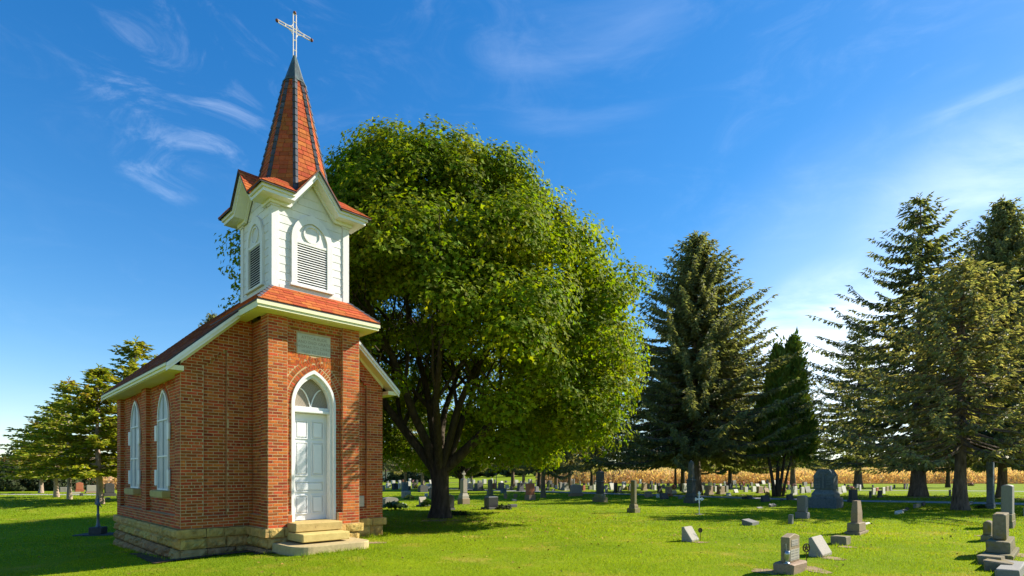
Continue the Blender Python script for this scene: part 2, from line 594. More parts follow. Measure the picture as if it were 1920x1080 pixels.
def make_mesh_screen():
    m = bpy.data.materials.new('mesh_screen')
    m.use_nodes = True
    n, l = m.node_tree.nodes, m.node_tree.links
    b = n['Principled BSDF']
    b.inputs['Roughness'].default_value = .55
    tc = n.new('ShaderNodeTexCoord')
    mp = n.new('ShaderNodeMapping')
    mp.inputs['Rotation'].default_value = (0, R(32), 0)
    mp.inputs['Scale'].default_value = (85, 85, 60)
    l.new(tc.outputs['Object'], mp.inputs['Vector'])
    ch = n.new('ShaderNodeTexChecker')
    ch.inputs['Scale'].default_value = 1.0
    ch.inputs['Color1'].default_value = (.42, .34, .25, 1)
    ch.inputs['Color2'].default_value = (.10, .075, .055, 1)
    l.new(mp.outputs[0], ch.inputs['Vector'])
    l.new(ch.outputs['Color'], b.inputs['Base Color'])
    MATS['mesh_screen'] = m


make_mesh_screen()
M = MATS

# ------------------------------------------------------------------ ground, paths
def build_ground():
    def axis(lo, hi, n, p):
        a = np.linspace(-1, 1, n)
        a = np.sign(a) * np.abs(a) ** p
        return np.where(a < 0, a * -lo, a * hi)
    xs = axis(-900, 900, 181, 3.0)
    ys = np.concatenate([np.linspace(-60, 2, 10), np.linspace(3, 34, 80), 34 + (np.linspace(0.01, 1, 70) ** 2.6) * 1300])
    V = np.array([(x, y, ground_z(x, y)) for y in ys for x in xs])
    nx = len(xs)
    i, j = np.meshgrid(np.arange(len(ys) - 1), np.arange(nx - 1), indexing='ij')
    a = (i * nx + j).ravel()
    Fq = np.stack([a, a + 1, a + nx + 1, a + nx], 1)
    o = tri_object('ground', V, Fq, M['lawn'], kind='structure')
    o.data.polygons.foreach_set('use_smooth', [True] * len(o.data.polygons))


build_ground()


def strip(name, pts, widths, material, lift, kind='structure'):
    V, Fq = [], []
    pts = [Vector((p[0], p[1])) for p in pts]
    fine, fw = [], []
    for i in range(len(pts) - 1):
        for k in range(8):
            f = k / 8
            fine.append(pts[i].lerp(pts[i + 1], f))
            fw.append(widths[i] * (1 - f) + widths[i + 1] * f)
    fine.append(pts[-1])
    fw.append(widths[-1])
    for i, p in enumerate(fine):
        d = (fine[min(i + 1, len(fine) - 1)] - fine[max(0, i - 1)]).normalized()
        nrm = Vector((-d.y, d.x))
        for s in (-.5, -.17, .17, .5):
            q = p + nrm * (fw[i] * s + random.uniform(-.05, .05))
            V.append((q.x, q.y, ground_z(q.x, q.y) + lift))
    for i in range(len(fine) - 1):
        for k in range(3):
            a = i * 4 + k
            Fq.append((a, a + 1, a + 5, a + 4))
    o = MB().add(V, Fq).build(name, material)
    return tag(o, kind=kind)


PATH = [(-12, 70), (2, 56), (9.8, 48.6), (14.2, 42.7), (22.7, 35.4), (29.3, 32.2), (46, 26)]
strip('path', PATH, [3.0] * 7, M['gravel'], .012)
strip('path', [(22, 66), (42, 59), (52, 56.5), (90, 48)], [1.6] * 4, M['gravel'], .012)
strip('path', [(-14, 112), (-6, 128), (12, 152), (60, 170)], [2.6] * 4, M['bare_soil'], .03)
strip('path', [(-34, 46.5), (-44, 47.5), (-70, 49)], [1.5] * 3, M['gravel'], .012)

# ------------------------------------------------------------------ the chapel (local units, scaled 1.2 at its root)
CK = 1.2
A0 = Vector((-5.924 * CK, 10.0 * CK, 0.0))
chapel = thing('chapel', 'small red brick chapel with white louvred belfry and red shingled spire', 'chapel', A0, R(45), scale=(CK, CK, CK))
CAM_L = Vector((-2.882, -11.259, 1.4))          # the eye in chapel coordinates
W_N, L_N = 4.15, 5.4
TS0, TS1, TF = 1.18, 3.025, -.92                # tower left, right, front
SC = 2.10                                       # door and belfry axis
BZ0, COURSE, STRETCH = .42, .0564, .18
EAVE_S, EAVE_Z, PITCH = -.28, 3.36, .95


def rk(s):
    """height of the gable wall top under the roof"""
    return EAVE_Z - .09 + PITCH * (min(s, W_N - s) - EAVE_S)


def lancet_w(z, hw, zs, rise):
    """half width of a pointed arch at height z"""
    if z <= zs:
        return hw
    Ra = (rise * rise + hw * hw) / (2 * hw)
    d = Ra * Ra - (z - zs) ** 2
    if d <= 0:
        return 0.0
    return max(0.0, math.sqrt(d) - (Ra - hw))


def lancet_pts(hw, z0, zs, rise, n=14):
    """outline from the left foot over the apex to the right foot"""
    L = [(-hw, z0)]
    Ra = (rise * rise + hw * hw) / (2 * hw)
    cx = Ra - hw
    a_end = math.atan2(rise, -cx) if cx > 0 else math.pi / 2
    for i in range(n + 1):
        a = math.pi + (a_end - math.pi) * i / n
        L.append((cx + Ra * math.cos(a), zs + Ra * math.sin(a)))
    L[-1] = (0.0, zs + rise)
    return L + [(-x, z) for x, z in reversed(L[:-1])]


def ring(mb, outer, inner, y0, y1, tint=.5):
    """solid between two outlines with equal point counts (open at the foot); front at y0, back at y1"""
    n = len(outer)
    v = [(x, y0, z) for x, z in outer] + [(x, y0, z) for x, z in inner] + [(x, y1, z) for x, z in outer] + [(x, y1, z) for x, z in inner]
    f = []
    for i in range(n - 1):
        f.append((i, n + i, n + i + 1, i + 1))
        f.append((2 * n + i, 2 * n + i + 1, 3 * n + i + 1, 3 * n + i))
        f.append((i, i + 1, 2 * n + i + 1, 2 * n + i))
        f.append((n + i, 3 * n + i, 3 * n + i + 1, n + i + 1))
    for e in (0, n - 1):
        q = (e, 2 * n + e, 3 * n + e, n + e)
        f.append(q if e == 0 else tuple(reversed(q)))
    mb.add(v, f, tint)


BRICKS = []          # (centre, half sizes, rotation about t axis, normal, owner)


def brick_wall(owner, O, U, N, Wd, z0, z1, blocked=None, allowed=None, phase=0, pitch=STRETCH, proud=.003):
    n0 = int(round((z0 - BZ0) / COURSE))
    k = n0
    while True:
        zb = BZ0 + k * COURSE
        zt = zb + COURSE
        if zb + .01 > z1:
            break
        zm = (zb + min(zt, z1)) / 2
        lo, hi = (0.0, Wd) if allowed is None else allowed(zm)
        bl = [] if blocked is None else [b for b in blocked(zm) if b[1] > b[0]]
        # header course every seventh row
        header = (k % 7 == 6) and pitch > .1 and Wd > .5
        pt = pitch / 2 if header else pitch
        off = ((k + phase) % 2) * pt / 2 + random.uniform(-.004, .004)
        x = -off
        while x < Wd:
            a, b = max(x, lo), min(x + pt, hi)
            x += pt
            segs = [(a, b)]
            for (p, q) in bl:
                nxt = []
                for (c, d) in segs:
                    if q <= c or p >= d:
                        nxt.append((c, d))
                    else:
                        if p - c > .02:
                            nxt.append((c, p))
                        if d - q > .02:
                            nxt.append((q, d))
                segs = nxt
            for (c, d) in segs:
                if d - c < .03:
                    continue
                ln = d - c - .012
                h = min(zt, z1) - zb - .0132
                if h < .015:
                    continue
                m = (c + d) / 2
                pr = proud + random.uniform(-.001, .0014)
                ctr = (O[0] + U[0] * m + N[0] * (pr - .02), O[1] + U[1] * m + N[1] * (pr - .02), zb + .0066 + h / 2)
                hs = (ln / 2, .02, h / 2) if abs(U[0]) > .5 else (.02, ln / 2, h / 2)
                BRICKS.append((ctr, hs, 0.0, (N[0], N[1], 0), owner))
        k += 1


def arch_ring(owner, cs, plane, side, hw, zs, rise, thick, bw=.052):
    """one ring of voussoir bricks round a pointed arch; side 's' = front wall, 't' = left wall"""
    Ra = (rise * rise + hw * hw) / (2 * hw)
    cx = Ra - hw
    rm = Ra + thick / 2
    a_end = math.pi - math.acos(min(1, cx / rm))
    nb = int(rm * a_end / bw)
    for sgn in (-1, 1):
        for i in range(nb):
            a = (i + .5) / nb * a_end
            lx = sgn * (rm * math.cos(a) - cx)
            lz = zs + rm * math.sin(a)
            ang = a * sgn
            hs = (thick / 2 - .006, .02, bw / 2 - .007)
            if side == 's':
                BRICKS.append(((cs + lx, plane + .016, lz), hs, -ang, (0, -1, 0), owner))
            else:
                BRICKS.append(((plane + .016, cs + lx, lz), (hs[0], hs[1], hs[2]), ('t', ang), (-1, 0, 0), owner))


NAVE, TOWER = 'wall', 'tower_wall'
TOP_N = EAVE_Z - .12
D_HW, D_ZS, D_RISE, D_Z0 = .45, 2.74, .69, .505
RING2 = .21
WIN = [(1.5, .40), (3.9, .40)]
W_Z0, W_ZS, W_RISE = 1.09, 2.49, .60

# left wall of the nave
for a, b in ((0, .34), (2.53, 2.87), (5.06, L_N)):
    brick_wall(NAVE, (0, a), (0, 1), (-1, 0), b - a, BZ0 + 4 * COURSE, TOP_N)
brick_wall(NAVE, (0, 0), (0, 1), (-1, 0), L_N, BZ0, BZ0 + 4 * COURSE)
for t_ in (2.53, 5.06):
    brick_wall(NAVE, (0, t_), (1, 0), (0, -1), .1, BZ0 + 4 * COURSE, TOP_N, phase=1)
for a, b in ((.34, 2.53), (2.87, 5.06)):
    c = WIN[0][0] if a < 1 else WIN[1][0]

    def blk(z, c=c, a=a):
        w = lancet_w(z, .40 + .105, W_ZS, W_RISE + .14) if z > W_ZS else (.40 if z > W_Z0 else 0)
        r = [(c - a - w, c - a + w)] if w > 0 else []
        if .95 < z < W_Z0:
            r.append((c - a - .46, c - a + .46))
        return r
    brick_wall(NAVE, (.1, a), (0, 1), (-1, 0), b - a, BZ0 + 4 * COURSE, TOP_N, blocked=blk)
    arch_ring(NAVE, c, .1, 't', .40, W_ZS, W_RISE, .10)


# front gable wall, both sides of the tower
def rake_top(z, s0, s1, right):
    h = (z - (EAVE_Z - .09)) / PITCH + EAVE_S
    if not right:
        return (max(0.0, h - s0), s1 - s0)
    return (0.0, min(s1 - s0, W_N - h - s0))


REC = [(.38, .78), (3.37, 3.74)]


def zt_rec(s):
    s = min(s, W_N - s)
    return 3.36 + PITCH * (s - .38)


def blk_left(z):
    if z < BZ0 + 4 * COURSE:
        return []
    lo = .38 + max(0.0, (z - 3.36) / PITCH)
    lo = .38 + round((lo - .38) / .06) * .06
    return [(lo, .78)] if lo < .78 else []


def blk_right(z):
    if z < BZ0 + 4 * COURSE:
        return []
    hi = 3.74 - max(0.0, (z - 3.36) / PITCH)
    return [(3.37 - TS1, hi - TS1)] if hi > 3.37 else []


brick_wall(NAVE, (0, 0), (1, 0), (0, -1), TS0 + .07, BZ0, 4.9, blocked=blk_left, allowed=lambda z: rake_top(z, 0, TS0 + .07, False))
brick_wall(NAVE, (.38, .06), (1, 0), (0, -1), .40, BZ0 + 4 * COURSE, 3.74, allowed=lambda z: (max(0.0, (z - 3.36) / PITCH), .40))
brick_wall(NAVE, (.78, 0), (0, 1), (-1, 0), .06, BZ0 + 4 * COURSE, 3.72)
brick_wall(NAVE, (TS1, 0), (1, 0), (0, -1), W_N - TS1, BZ0, 4.9, blocked=blk_right, allowed=lambda z: rake_top(z, TS1, W_N, True))
brick_wall(NAVE, (3.37, .06), (1, 0), (0, -1), .37, BZ0 + 4 * COURSE, 3.7, allowed=lambda z: (0, .37 - max(0.0, (z - 3.36) / PITCH)))
brick_wall(NAVE, (3.74, 0), (0, 1), (-1, 0), .06, BZ0 + 4 * COURSE, 3.36)
# right wall and back gable
brick_wall(NAVE, (W_N, 0), (0, 1), (1, 0), L_N, BZ0, TOP_N)
brick_wall(NAVE, (0, L_N), (1, 0), (0, 1), W_N, BZ0, 5.4,
           allowed=lambda z: (max(0.0, (z - (EAVE_Z - .09)) / PITCH + EAVE_S), min(W_N, W_N - ((z - (EAVE_Z - .09)) / PITCH + EAVE_S))))

# tower
T_TOP = 4.34
P_IN0, P_IN1 = TS0 + .36, TS1 - .365
for a, b in ((TS0, P_IN0), (P_IN1, TS1)):
    brick_wall(TOWER, (a, TF), (1, 0), (0, -1), b - a, BZ0, T_TOP)
brick_wall(TOWER, (P_IN0, TF), (1, 0), (0, -1), P_IN1 - P_IN0, BZ0, BZ0 + 4 * COURSE, blocked=lambda z: [(SC - D_HW - .02 - P_IN0, SC + D_HW + .02 - P_IN0)])


def blk_door(z):
    w = lancet_w(z, D_HW, D_ZS, D_RISE) if z <= D_ZS else lancet_w(z, D_HW + RING2, D_ZS, D_RISE + RING2 + .06)
    r = [(SC - w - P_IN0, SC + w - P_IN0)] if w > 0 else []
    if 3.71 < z < 4.115:
        r.append((SC - .345 - P_IN0, SC + .345 - P_IN0))
    return r


brick_wall(TOWER, (P_IN0, TF + .1), (1, 0), (0, -1), P_IN1 - P_IN0, BZ0 + 4 * COURSE, T_TOP - .11, blocked=blk_door, phase=1)
brick_wall(TOWER, (P_IN0, TF + .04), (1, 0), (0, -1), P_IN1 - P_IN0, BZ0 + 67 * COURSE, T_TOP, pitch=.088)
brick_wall(TOWER, (P_IN1, TF), (0, 1), (-1, 0), .1, BZ0 + 4 * COURSE, T_TOP)
arch_ring(TOWER, SC, TF + .1, 's', D_HW, D_ZS, D_RISE, .10)
arch_ring(TOWER, SC, TF + .1, 's', D_HW + .105, D_ZS, D_RISE + .135, .10)
brick_wall(TOWER, (TS0, TF), (0, 1), (-1, 0), .33, BZ0, T_TOP)
brick_wall(TOWER, (TS0, TF + .33), (0, 1), (-1, 0), .92 - .33, BZ0, BZ0 + 4 * COURSE)
brick_wall(TOWER, (TS0 + .07, TF + .33), (0, 1), (-1, 0), .92 - .33, BZ0 + 4 * COURSE, T_TOP)
brick_wall(TOWER, (TS1, TF), (0, 1), (1, 0), .92, BZ0, T_TOP)

# mortar bodies behind the bricks
mb = MB()
g = [(.1, BZ0 - .3), (W_N - .003, BZ0 - .3), (W_N - .003, rk(W_N)), (W_N / 2, rk(W_N / 2)), (.1, rk(.1))]
mb.prism(g, .06, L_N - .003)
for a, b in ((0, .34), (2.53, 2.87), (5.06, L_N - .006)):
    mb.box(0, .102, a + .002 if a else .062, b, BZ0, TOP_N + .02)
mb.box(.001, .103, .342, 2.528, BZ0, BZ0 + 4 * COURSE)
mb.box(.001, .103, 2.872, 5.058, BZ0, BZ0 + 4 * COURSE)
for poly in ([(0, BZ0), (.38, BZ0), (.38, rk(.38)), (0, rk(0))],
             [(.38, BZ0), (.78, BZ0), (.78, BZ0 + 4 * COURSE), (.38, BZ0 + 4 * COURSE)],
             [(.38, 3.40), (.78, 3.78), (.78, rk(.78)), (.38, rk(.38))],
             [(.78, BZ0), (TS0 + .05, BZ0), (TS0 + .05, rk(TS0)), (.78, rk(.78))],
             [(TS1 - .05, BZ0), (3.37, BZ0), (3.37, rk(3.37)), (TS1 - .05, rk(TS1))],
             [(3.37, BZ0), (3.74, BZ0), (3.74, BZ0 + 4 * COURSE), (3.37, BZ0 + 4 * COURSE)],
             [(3.37, 3.74), (3.74, 3.40), (3.74, rk(3.74)), (3.37, rk(3.37))],
             [(3.74, BZ0), (W_N - .003, BZ0), (W_N - .003, rk(W_N)), (3.74, rk(3.74))]):
    mb.prism(poly, 0, .064)
wall_o = mb.build('wall', M['mortar'], chapel)

mb = MB()
mb.box(TS0, P_IN0, TF, TF + .33, BZ0 - .2, T_TOP)
mb.box(P_IN1, TS1, TF, TF + .33, BZ0 - .2, T_TOP)
mb.box(TS0 + .07, TS0 + .2, TF + .32, .3, BZ0 - .2, T_TOP - .002)
mb.box(TS0 + .002, TS0 + .1, TF + .33, -.002, BZ0 - .2, BZ0 + 4 * COURSE)
mb.box(TS1 - .2, TS1 - .002, TF + .32, .3, BZ0 - .2, T_TOP - .002)
# the recessed front panel with the arched door opening
inner = [(x + SC, z) for x, z in lancet_pts(D_HW, BZ0 - .1, D_ZS, D_RISE)]
outer = []
half = (len(inner) - 1) // 2
zt_ = T_TOP - .004
for i in range(half + 1):
    x, z = inner[i]
    if i <= 1:
        outer.append((P_IN0 - .01, z))
    else:
        f_ = (i - 1) / (half - 1)
        if f_ < .7:
            outer.append((P_IN0 - .01, D_ZS + (zt_ - D_ZS) * f_ / .7))
        else:
            if len(outer) and outer[-1][1] < zt_ and f_ - .7 < 1.0 / (half - 1):
                outer.append((P_IN0 - .01, zt_))
            else:
                outer.append((P_IN0 + (SC - P_IN0) * (f_ - .7) / .3, zt_))
outer += [(2 * SC - x, z) for x, z in reversed(outer[:-1])]
ring(mb, outer, inner, TF + .1, TF + .34)
for a, b in ((P_IN0, SC - D_HW - .02), (SC + D_HW + .02, P_IN1)):
    mb.box(a - .004, b, TF + .002, TF + .098, BZ0 - .1, BZ0 + 4 * COURSE)
mb.box(P_IN0 - .004, P_IN1 + .004, TF + .042, TF + .097, BZ0 + 67 * COURSE, T_TOP - .003)
mb.box(TS0 + .2, TS1 - .2, TF + .5, TF + .6, BZ0 - .1, T_TOP - .01)
tower_o = mb.build('tower_wall', M['mortar'], chapel)

# the 300 bricks that show largest become parts, the rest one piece of brickwork per wall
def shown(ctr, nrm, area):
    d = CAM_L - Vector(ctr)
    c = d.normalized().dot(Vector(nrm))
    return area * max(0.0, c) / d.length_squared


cand = []
for i, (c, hs, ang, nrm, ow) in enumerate(BRICKS):
    ar = 4 * hs[2] * max(hs[0], hs[1])
    hid = ow == NAVE and nrm[1] == -1 and c[0] > TS1 and False
    cand.append((0 if hid else shown(c, nrm, ar), i))
cand.sort(reverse=True)
top = set(i for _, i in cand[:300])
unit = {}
for tname, tv in (('a', .1), ('b', .4), ('c', .7)):
    mbu = MB()
    mbu.cbox(-1, 1, -1, 1, -1, 1, .05, .0, tv)
    unit[tname] = mbu.mesh('brick', M['brick'])
rest = {NAVE: MB(), TOWER: MB()}
own = {NAVE: wall_o, TOWER: tower_o}
for i, (c, hs, ang, nrm, ow) in enumerate(BRICKS):
    if isinstance(ang, tuple):
        rot = (ang[1], 0, 0)
        sc = (hs[1], hs[0], hs[2])
    else:
        rot = (0, ang, 0)
        sc = hs
    if i in top:
        link('brick', unit[random.choice('abc')], own[ow], c, rot, sc)
    else:
        Mx = Matrix.Rotation(rot[0], 3, 'X') if isinstance(ang, tuple) else Matrix.Rotation(rot[1], 3, 'Y')
        vs = []
        for sx, sy, sz in ((-1, -1, -1), (1, -1, -1), (1, 1, -1), (-1, 1, -1), (-1, -1, 1), (1, -1, 1), (1, 1, 1), (-1, 1, 1)):
            q = Mx @ Vector((sx * sc[0], sy * sc[1], sz * sc[2]))
            vs.append((c[0] + q.x, c[1] + q.y, c[2] + q.z))
        rest[ow].add(vs, [(0, 3, 2, 1), (4, 5, 6, 7), (0, 1, 5, 4), (1, 2, 6, 5), (2, 3, 7, 6), (3, 0, 4, 7)], random.random())
for ow in rest:
    o = rest[ow].build('brickwork', M['brick'], own[ow])
    o['kind'] = 'stuff'

# foundation: a projecting ledge over rough courses
mb = MB()
mb.box(.12, W_N - .12, .12, L_N - .12, -.5, .40)
mb.box(TS0 + .12, TS1 - .12, TF + .12, .2, -.5, .40)
found = mb.build('foundation', M['soil'], chapel)


def rock(Ln, h, dep, rough, nx=8, nz=4):
    """one rough faced block lying along x, front at -y"""
    mbx = MB()
    v, f = [], []
    for k in range(nz + 1):
        for i in range(nx + 1):
            e = min(i, nx - i, k, nz - k)
            d = 0 if e == 0 else rough * random.uniform(.35, 1.0)
            ex = random.uniform(-.006, .006)
            v.append((Ln * i / nx + ex, -d + (0.008 * random.random()), h * k / nz + random.uniform(-.006, .006)))
    nb_ = len(v)
    for x, z in ((0, 0), (Ln, 0), (Ln, h), (0, h)):
        v.append((x, dep, z))
    for k in range(nz):
        for i in range(nx):
            a = k * (nx + 1) + i
            f.append((a, a + 1, a + nx + 2, a + nx + 1))
    row0 = list(range(nx + 1))
    row1 = [nz * (nx + 1) + i for i in range(nx + 1)]
    f.append(tuple([nb_] + [nb_ + 1] + list(reversed(row0))))
    f.append(tuple([nb_ + 3] + row1 + [nb_ + 2]))
    f.append(tuple([nb_] + [k * (nx + 1) for k in range(nz + 1)] + [nb_ + 3]))
    f.append(tuple([nb_ + 1, nb_ + 2] + [k * (nx + 1) + nx for k in reversed(range(nz + 1))]))
    mbx.add(v, f, random.random())
    return mbx


def stone_row(O, ang, Ln, z0, z1, proud, rough, avg, mat_, dep=.2):
    x = 0.0
    d = Vector((math.cos(ang), math.sin(ang)))
    nrm = Vector((math.sin(ang), -math.cos(ang)))
    while x < Ln - .02:
        w = avg * random.uniform(.7, 1.3)
        if Ln - x - w < avg * .45:
            w = Ln - x
        mbx = rock(w - .012, z1 - z0 - .008, dep, rough)
        p = Vector(O) + d * (x + .006) + nrm * proud
        o = mbx.build('stone', mat_, found, (p.x, p.y, z0 + .004))
        o.rotation_euler = (0, 0, ang)
        x += w


for (O, ang, Ln, ext) in (((-.07, L_N), R(-90), L_N, 0), ((-.0, 0), 0, TS0, 0), ((TS0, .0), R(-90), .92, 0), ((TS0, TF), 0, P_IN0 + .07 - TS0, 0),
                          ((SC + D_HW + .06, TF), 0, TS1 - SC - D_HW - .06, 0), ((TS1, 0), 0, W_N - TS1, 0), ((W_N, 0), R(90), L_N, 0)):
    # ledge stones run a little past outer corners
    pass
LEDGE = .07
stone_row((0, L_N + LEDGE), R(-90), L_N + 2 * LEDGE, .255, .415, LEDGE, .030, .85, M['sandstone'])
stone_row((0, 0), 0, TS0 - LEDGE, .255, .415, LEDGE, .024, .42, M['sandstone'])
stone_row((TS0, 0), R(-90), -TF + LEDGE, .255, .415, LEDGE, .010, .6, M['sandstone'])
stone_row((TS0, TF), 0, .42, .255, .415, LEDGE, .018, .24, M['sandstone'])
stone_row((SC + .37, TF), 0, TS1 - SC - .37 + LEDGE, .255, .415, LEDGE, .018, .3, M['sandstone'])
stone_row((TS1 + LEDGE, 0), 0, W_N - TS1, .255, .415, LEDGE, .012, .42, M['sandstone'])
stone_row((W_N, -LEDGE), R(90), L_N + 2 * LEDGE, .255, .415, LEDGE, .012, .7, M['sandstone'])
stone_row((W_N, L_N), R(180), W_N, .255, .415, LEDGE, .012, .7, M['sandstone'])
for z0, z1, pr, m_ in ((.045, .25, .012, 'sandstone'), (-.16, .04, .035, 'stone_soil'), (-.40, -.165, .05, 'stone_soil')):
    stone_row((0, L_N), R(-90), L_N, z0, z1, pr, .085, .55, M[m_])
    stone_row((0, 0), 0, TS0, z0, z1, pr, .06, .42, M[m_])
    stone_row((TS0, 0), R(-90), -TF, z0, z1, pr, .08, .45, M[m_])
    stone_row((TS0, TF), 0, TS1 - TS0, z0, z1, pr, .07, .5, M[m_])
    stone_row((TS1, 0), 0, W_N - TS1, z0, z1, pr, .035, .45, M[m_])
    stone_row((W_N, 0), R(90), L_N, z0, z1, pr, .03, .7, M[m_])

# steps
def step(x0, x1, y0, y1, z0, z1, mat_, rad=0.0):
    if rad:
        poly = [(x1, y1), (x0, y1)]
        for cx_, cy_, a0 in ((x0 + rad, y0 + rad, 180), (x1 - rad, y0 + rad, 270)):
            for i in range(7):
                a = R(a0 + 90 * i / 6)
                poly.append((cx_ + rad * math.cos(a), cy_ + rad * math.sin(a)))
        b = MB().prism(poly, z0, z1, axis='z', bev=.012)
    else:
        b = MB().cbox(x0, x1, y0, y1, z0, z1, .014, .004)
    return b.build('step', mat_, chapel)


step(SC - .57, SC + .36, TF - .37, TF + .32, .345, .505, M['step_stone'])
step(SC - .585, SC + .33, TF - .70, TF - .02, .185, .335, M['step_stone'])
step(SC - .86, SC + .66, TF - 1.04, TF - .05, -.2, .155, M['concrete'], .30)

# door, frame, transom
mb = MB()
o_out = [(x + SC, z) for x, z in lancet_pts(D_HW, D_Z0, D_ZS, D_RISE)]
o_in = [(x + SC, z) for x, z in lancet_pts(D_HW - .045, D_Z0, D_ZS, D_RISE - .07)]
o_in2 = [(x + SC, z) for x, z in lancet_pts(D_HW - .09, D_Z0, D_ZS, D_RISE - .14)]
ring(mb, [(x + SC, z) for x, z in lancet_pts(D_HW - .001, D_Z0, D_ZS, D_RISE - .001)], o_in, TF + .075, TF + .33)
ring(mb, [(x + SC, z) for x, z in lancet_pts(D_HW - .046, D_Z0, D_ZS, D_RISE - .072)], o_in2, TF + .14, TF + .33)
frame_o = mb.build('door_frame', M['white_paint'], chapel)
DW, DZ0, DZ1, DY = .357, .512, 2.60, TF + .30
mb = MB().box(SC - DW, SC + DW, DY, DY + .05, DZ0, DZ1)
door_o = mb.build('door', M['door_paint'], chapel)


def panel(x0, x1, z0, z1):
    b = MB()
    o4 = [(x0, z0), (x1, z0), (x1, z1), (x0, z1)]
    b.box(x0, x1, DY - .020, DY - .001, z0, z0 + .018)
    b.box(x0, x1, DY - .020, DY - .001, z1 - .018, z1)
    b.box(x0, x0 + .018, DY - .020, DY - .001, z0 + .019, z1 - .019)
    b.box(x1 - .018, x1, DY - .020, DY - .001, z0 + .019, z1 - .019)
    b.cbox(x0 + .036, x1 - .036, DY - .022, DY - .002, z0 + .036, z1 - .036, .008)
    b.build('panel', M['door_paint'], door_o)


for z0, z1 in ((2.10, 2.46), (1.38, 2.04), (.63, 1.0)):
    panel(SC - .29, SC - .04, z0, z1)
    panel(SC + .04, SC + .29, z0, z1)
panel(SC - .29, SC + .29, 1.06, 1.27)
mb = MB()
mb.cbox(SC - DW + .012, SC - DW + .05, DY - .012, DY, 1.10, 1.46, .006)
mb.tube([(SC - DW + .03, DY - .012, 1.18), (SC - DW + .03, DY - .045, 1.20), (SC - DW + .03, DY - .045, 1.32), (SC - DW + .03, DY - .012, 1.34)], .008, 6)
mb.build('handle', M['brass'], door_o)
mb = MB()
mb.cbox(SC - .36, SC + .36, TF + .16, TF + .34, 2.605, 2.66, .008)
mb.cbox(SC - .36, SC + .36, TF + .19, TF + .34, 2.662, 2.72, .006)
mb.build('transom_bar', M['white_paint'], chapel)
ti = lancet_pts(D_HW - .088, 2.70, D_ZS, D_RISE - .142)
mb = MB().prism([(x + SC, z) for x, z in reversed(ti)][::-1], TF + .262, TF + .27)
tw = mb.build('transom_window', M['mesh_screen'], chapel)
for sg in (-1, 1):
    pts = []
    for i in range(9):
        f_ = i / 8
        pts.append((SC + sg * (.205 * f_ ** 1.35 + .006), TF + .245, 2.72 + .36 * math.sin(f_ * 1.45)))
    MB().tube(pts, .013, 6).build('mullion', M['white_paint'], tw)

# date stone over the door
mb = MB().cbox(SC - .337, SC + .337, TF + .085, TF + .14, 3.715, 4.108, .008)
plaque = mb.build('plaque', M['plaque_stone'], chapel)


def letters(text, size, loc, rot, parent, material, depth=.001):
    cu = bpy.data.curves.new('lettering', 'FONT')
    cu.body = text
    cu.size = size
    cu.align_x = 'CENTER'
    cu.align_y = 'CENTER'
    cu.extrude = depth
    cu.space_character = 1.08
    tmp = bpy.data.objects.new('lettering', cu)
    COL.objects.link(tmp)
    dg = bpy.context.evaluated_depsgraph_get()
    me = bpy.data.meshes.new_from_object(tmp.evaluated_get(dg))
    bpy.data.objects.remove(tmp)
    me.name = 'lettering'
    me.materials.clear()
    me.materials.append(material)
    return tag(link('lettering', me, parent, loc, rot), kind='stuff')


for k, (line, sz) in enumerate((('ATTICA BUDE', .078), ('AND DEO GRATE', .078), ('THOMAS TO CHRIST', .078), ('HUIS ET LEAH', .078))):
    letters(line, sz, (SC + .005, TF + .0845, 4.035 - k * .088), (R(90), 0, 0), plaque, M['letter_cut'])
mb = MB().cbox(3.50, 3.70, .035, .09, .68, .92, .006)
mb.build('cornerstone', M['plaque_stone'], chapel)

# nave windows with their storm covers
for c, hw in WIN:
    b = MB()
    sol = lancet_pts(hw - .02, W_Z0, W_ZS, W_RISE - .04)
    # built with its own axes: x along the wall, y outwards is negative
    b.prism([(x, z) for x, z in sol], -.012, .02)
    w = b.build('window', M['window_screen'], chapel, (.1 - .004, c, 0))
    w.rotation_euler = (0, 0, R(-90))
    b = MB()
    ring(b, lancet_pts(hw, W_Z0, W_ZS, W_RISE), lancet_pts(hw - .035, W_Z0, W_ZS, W_RISE - .06), -.03, .02)
    b.box(-hw + .03, hw - .03, -.029, .018, W_Z0 + .002, W_Z0 + .035)
    b.build('frame', M['white_paint'], w)
    for zb in (W_ZS - .02, W_ZS - .74):
        MB().box(-hw + .035, hw - .035, -.034, -.0125, zb, zb + .028).build('glazing_bar', M['white_paint'], w)
    MB().box(-.014, .014, -.026, -.0125, W_Z0 + .036, W_ZS + W_RISE - .10).build('mullion', M['window_screen'], w)
    for sg in (-1, 1):
        for z0, z1 in ((2.08, 2.40), (1.18, 1.50)):
            MB().cbox(min(sg * hw, sg * (hw + .12)), max(sg * hw, sg * (hw + .12)), -.05, -.012, z0, z1, .005).build('bracket', M['white_paint'], w)
    b = MB().cbox(-.05, .14, c - .46, c + .46, .955, W_Z0 - .004, .012, .002)
    b.build('sill', M['step_stone'], chapel)

# ---- main roof
RIDGE = W_N / 2
RZ = EAVE_Z + PITCH * (RIDGE - EAVE_S)
RY0, RY1 = -.27, L_N + .27


def roof_slab(mb_, s0, z0, s1, z1, y0, y1, th):
    v = [(s0, y0, z0), (s0, y1, z0), (s1, y1, z1), (s1, y0, z1), (s0, y0, z0 - th), (s0, y1, z0 - th), (s1, y1, z1 - th), (s1, y0, z1 - th)]
    f = [(0, 3, 2, 1), (4, 5, 6, 7), (0, 1, 5, 4), (3, 7, 6, 2), (0, 4, 7, 3), (1, 2, 6, 5)]
    mb_.add(v, f)


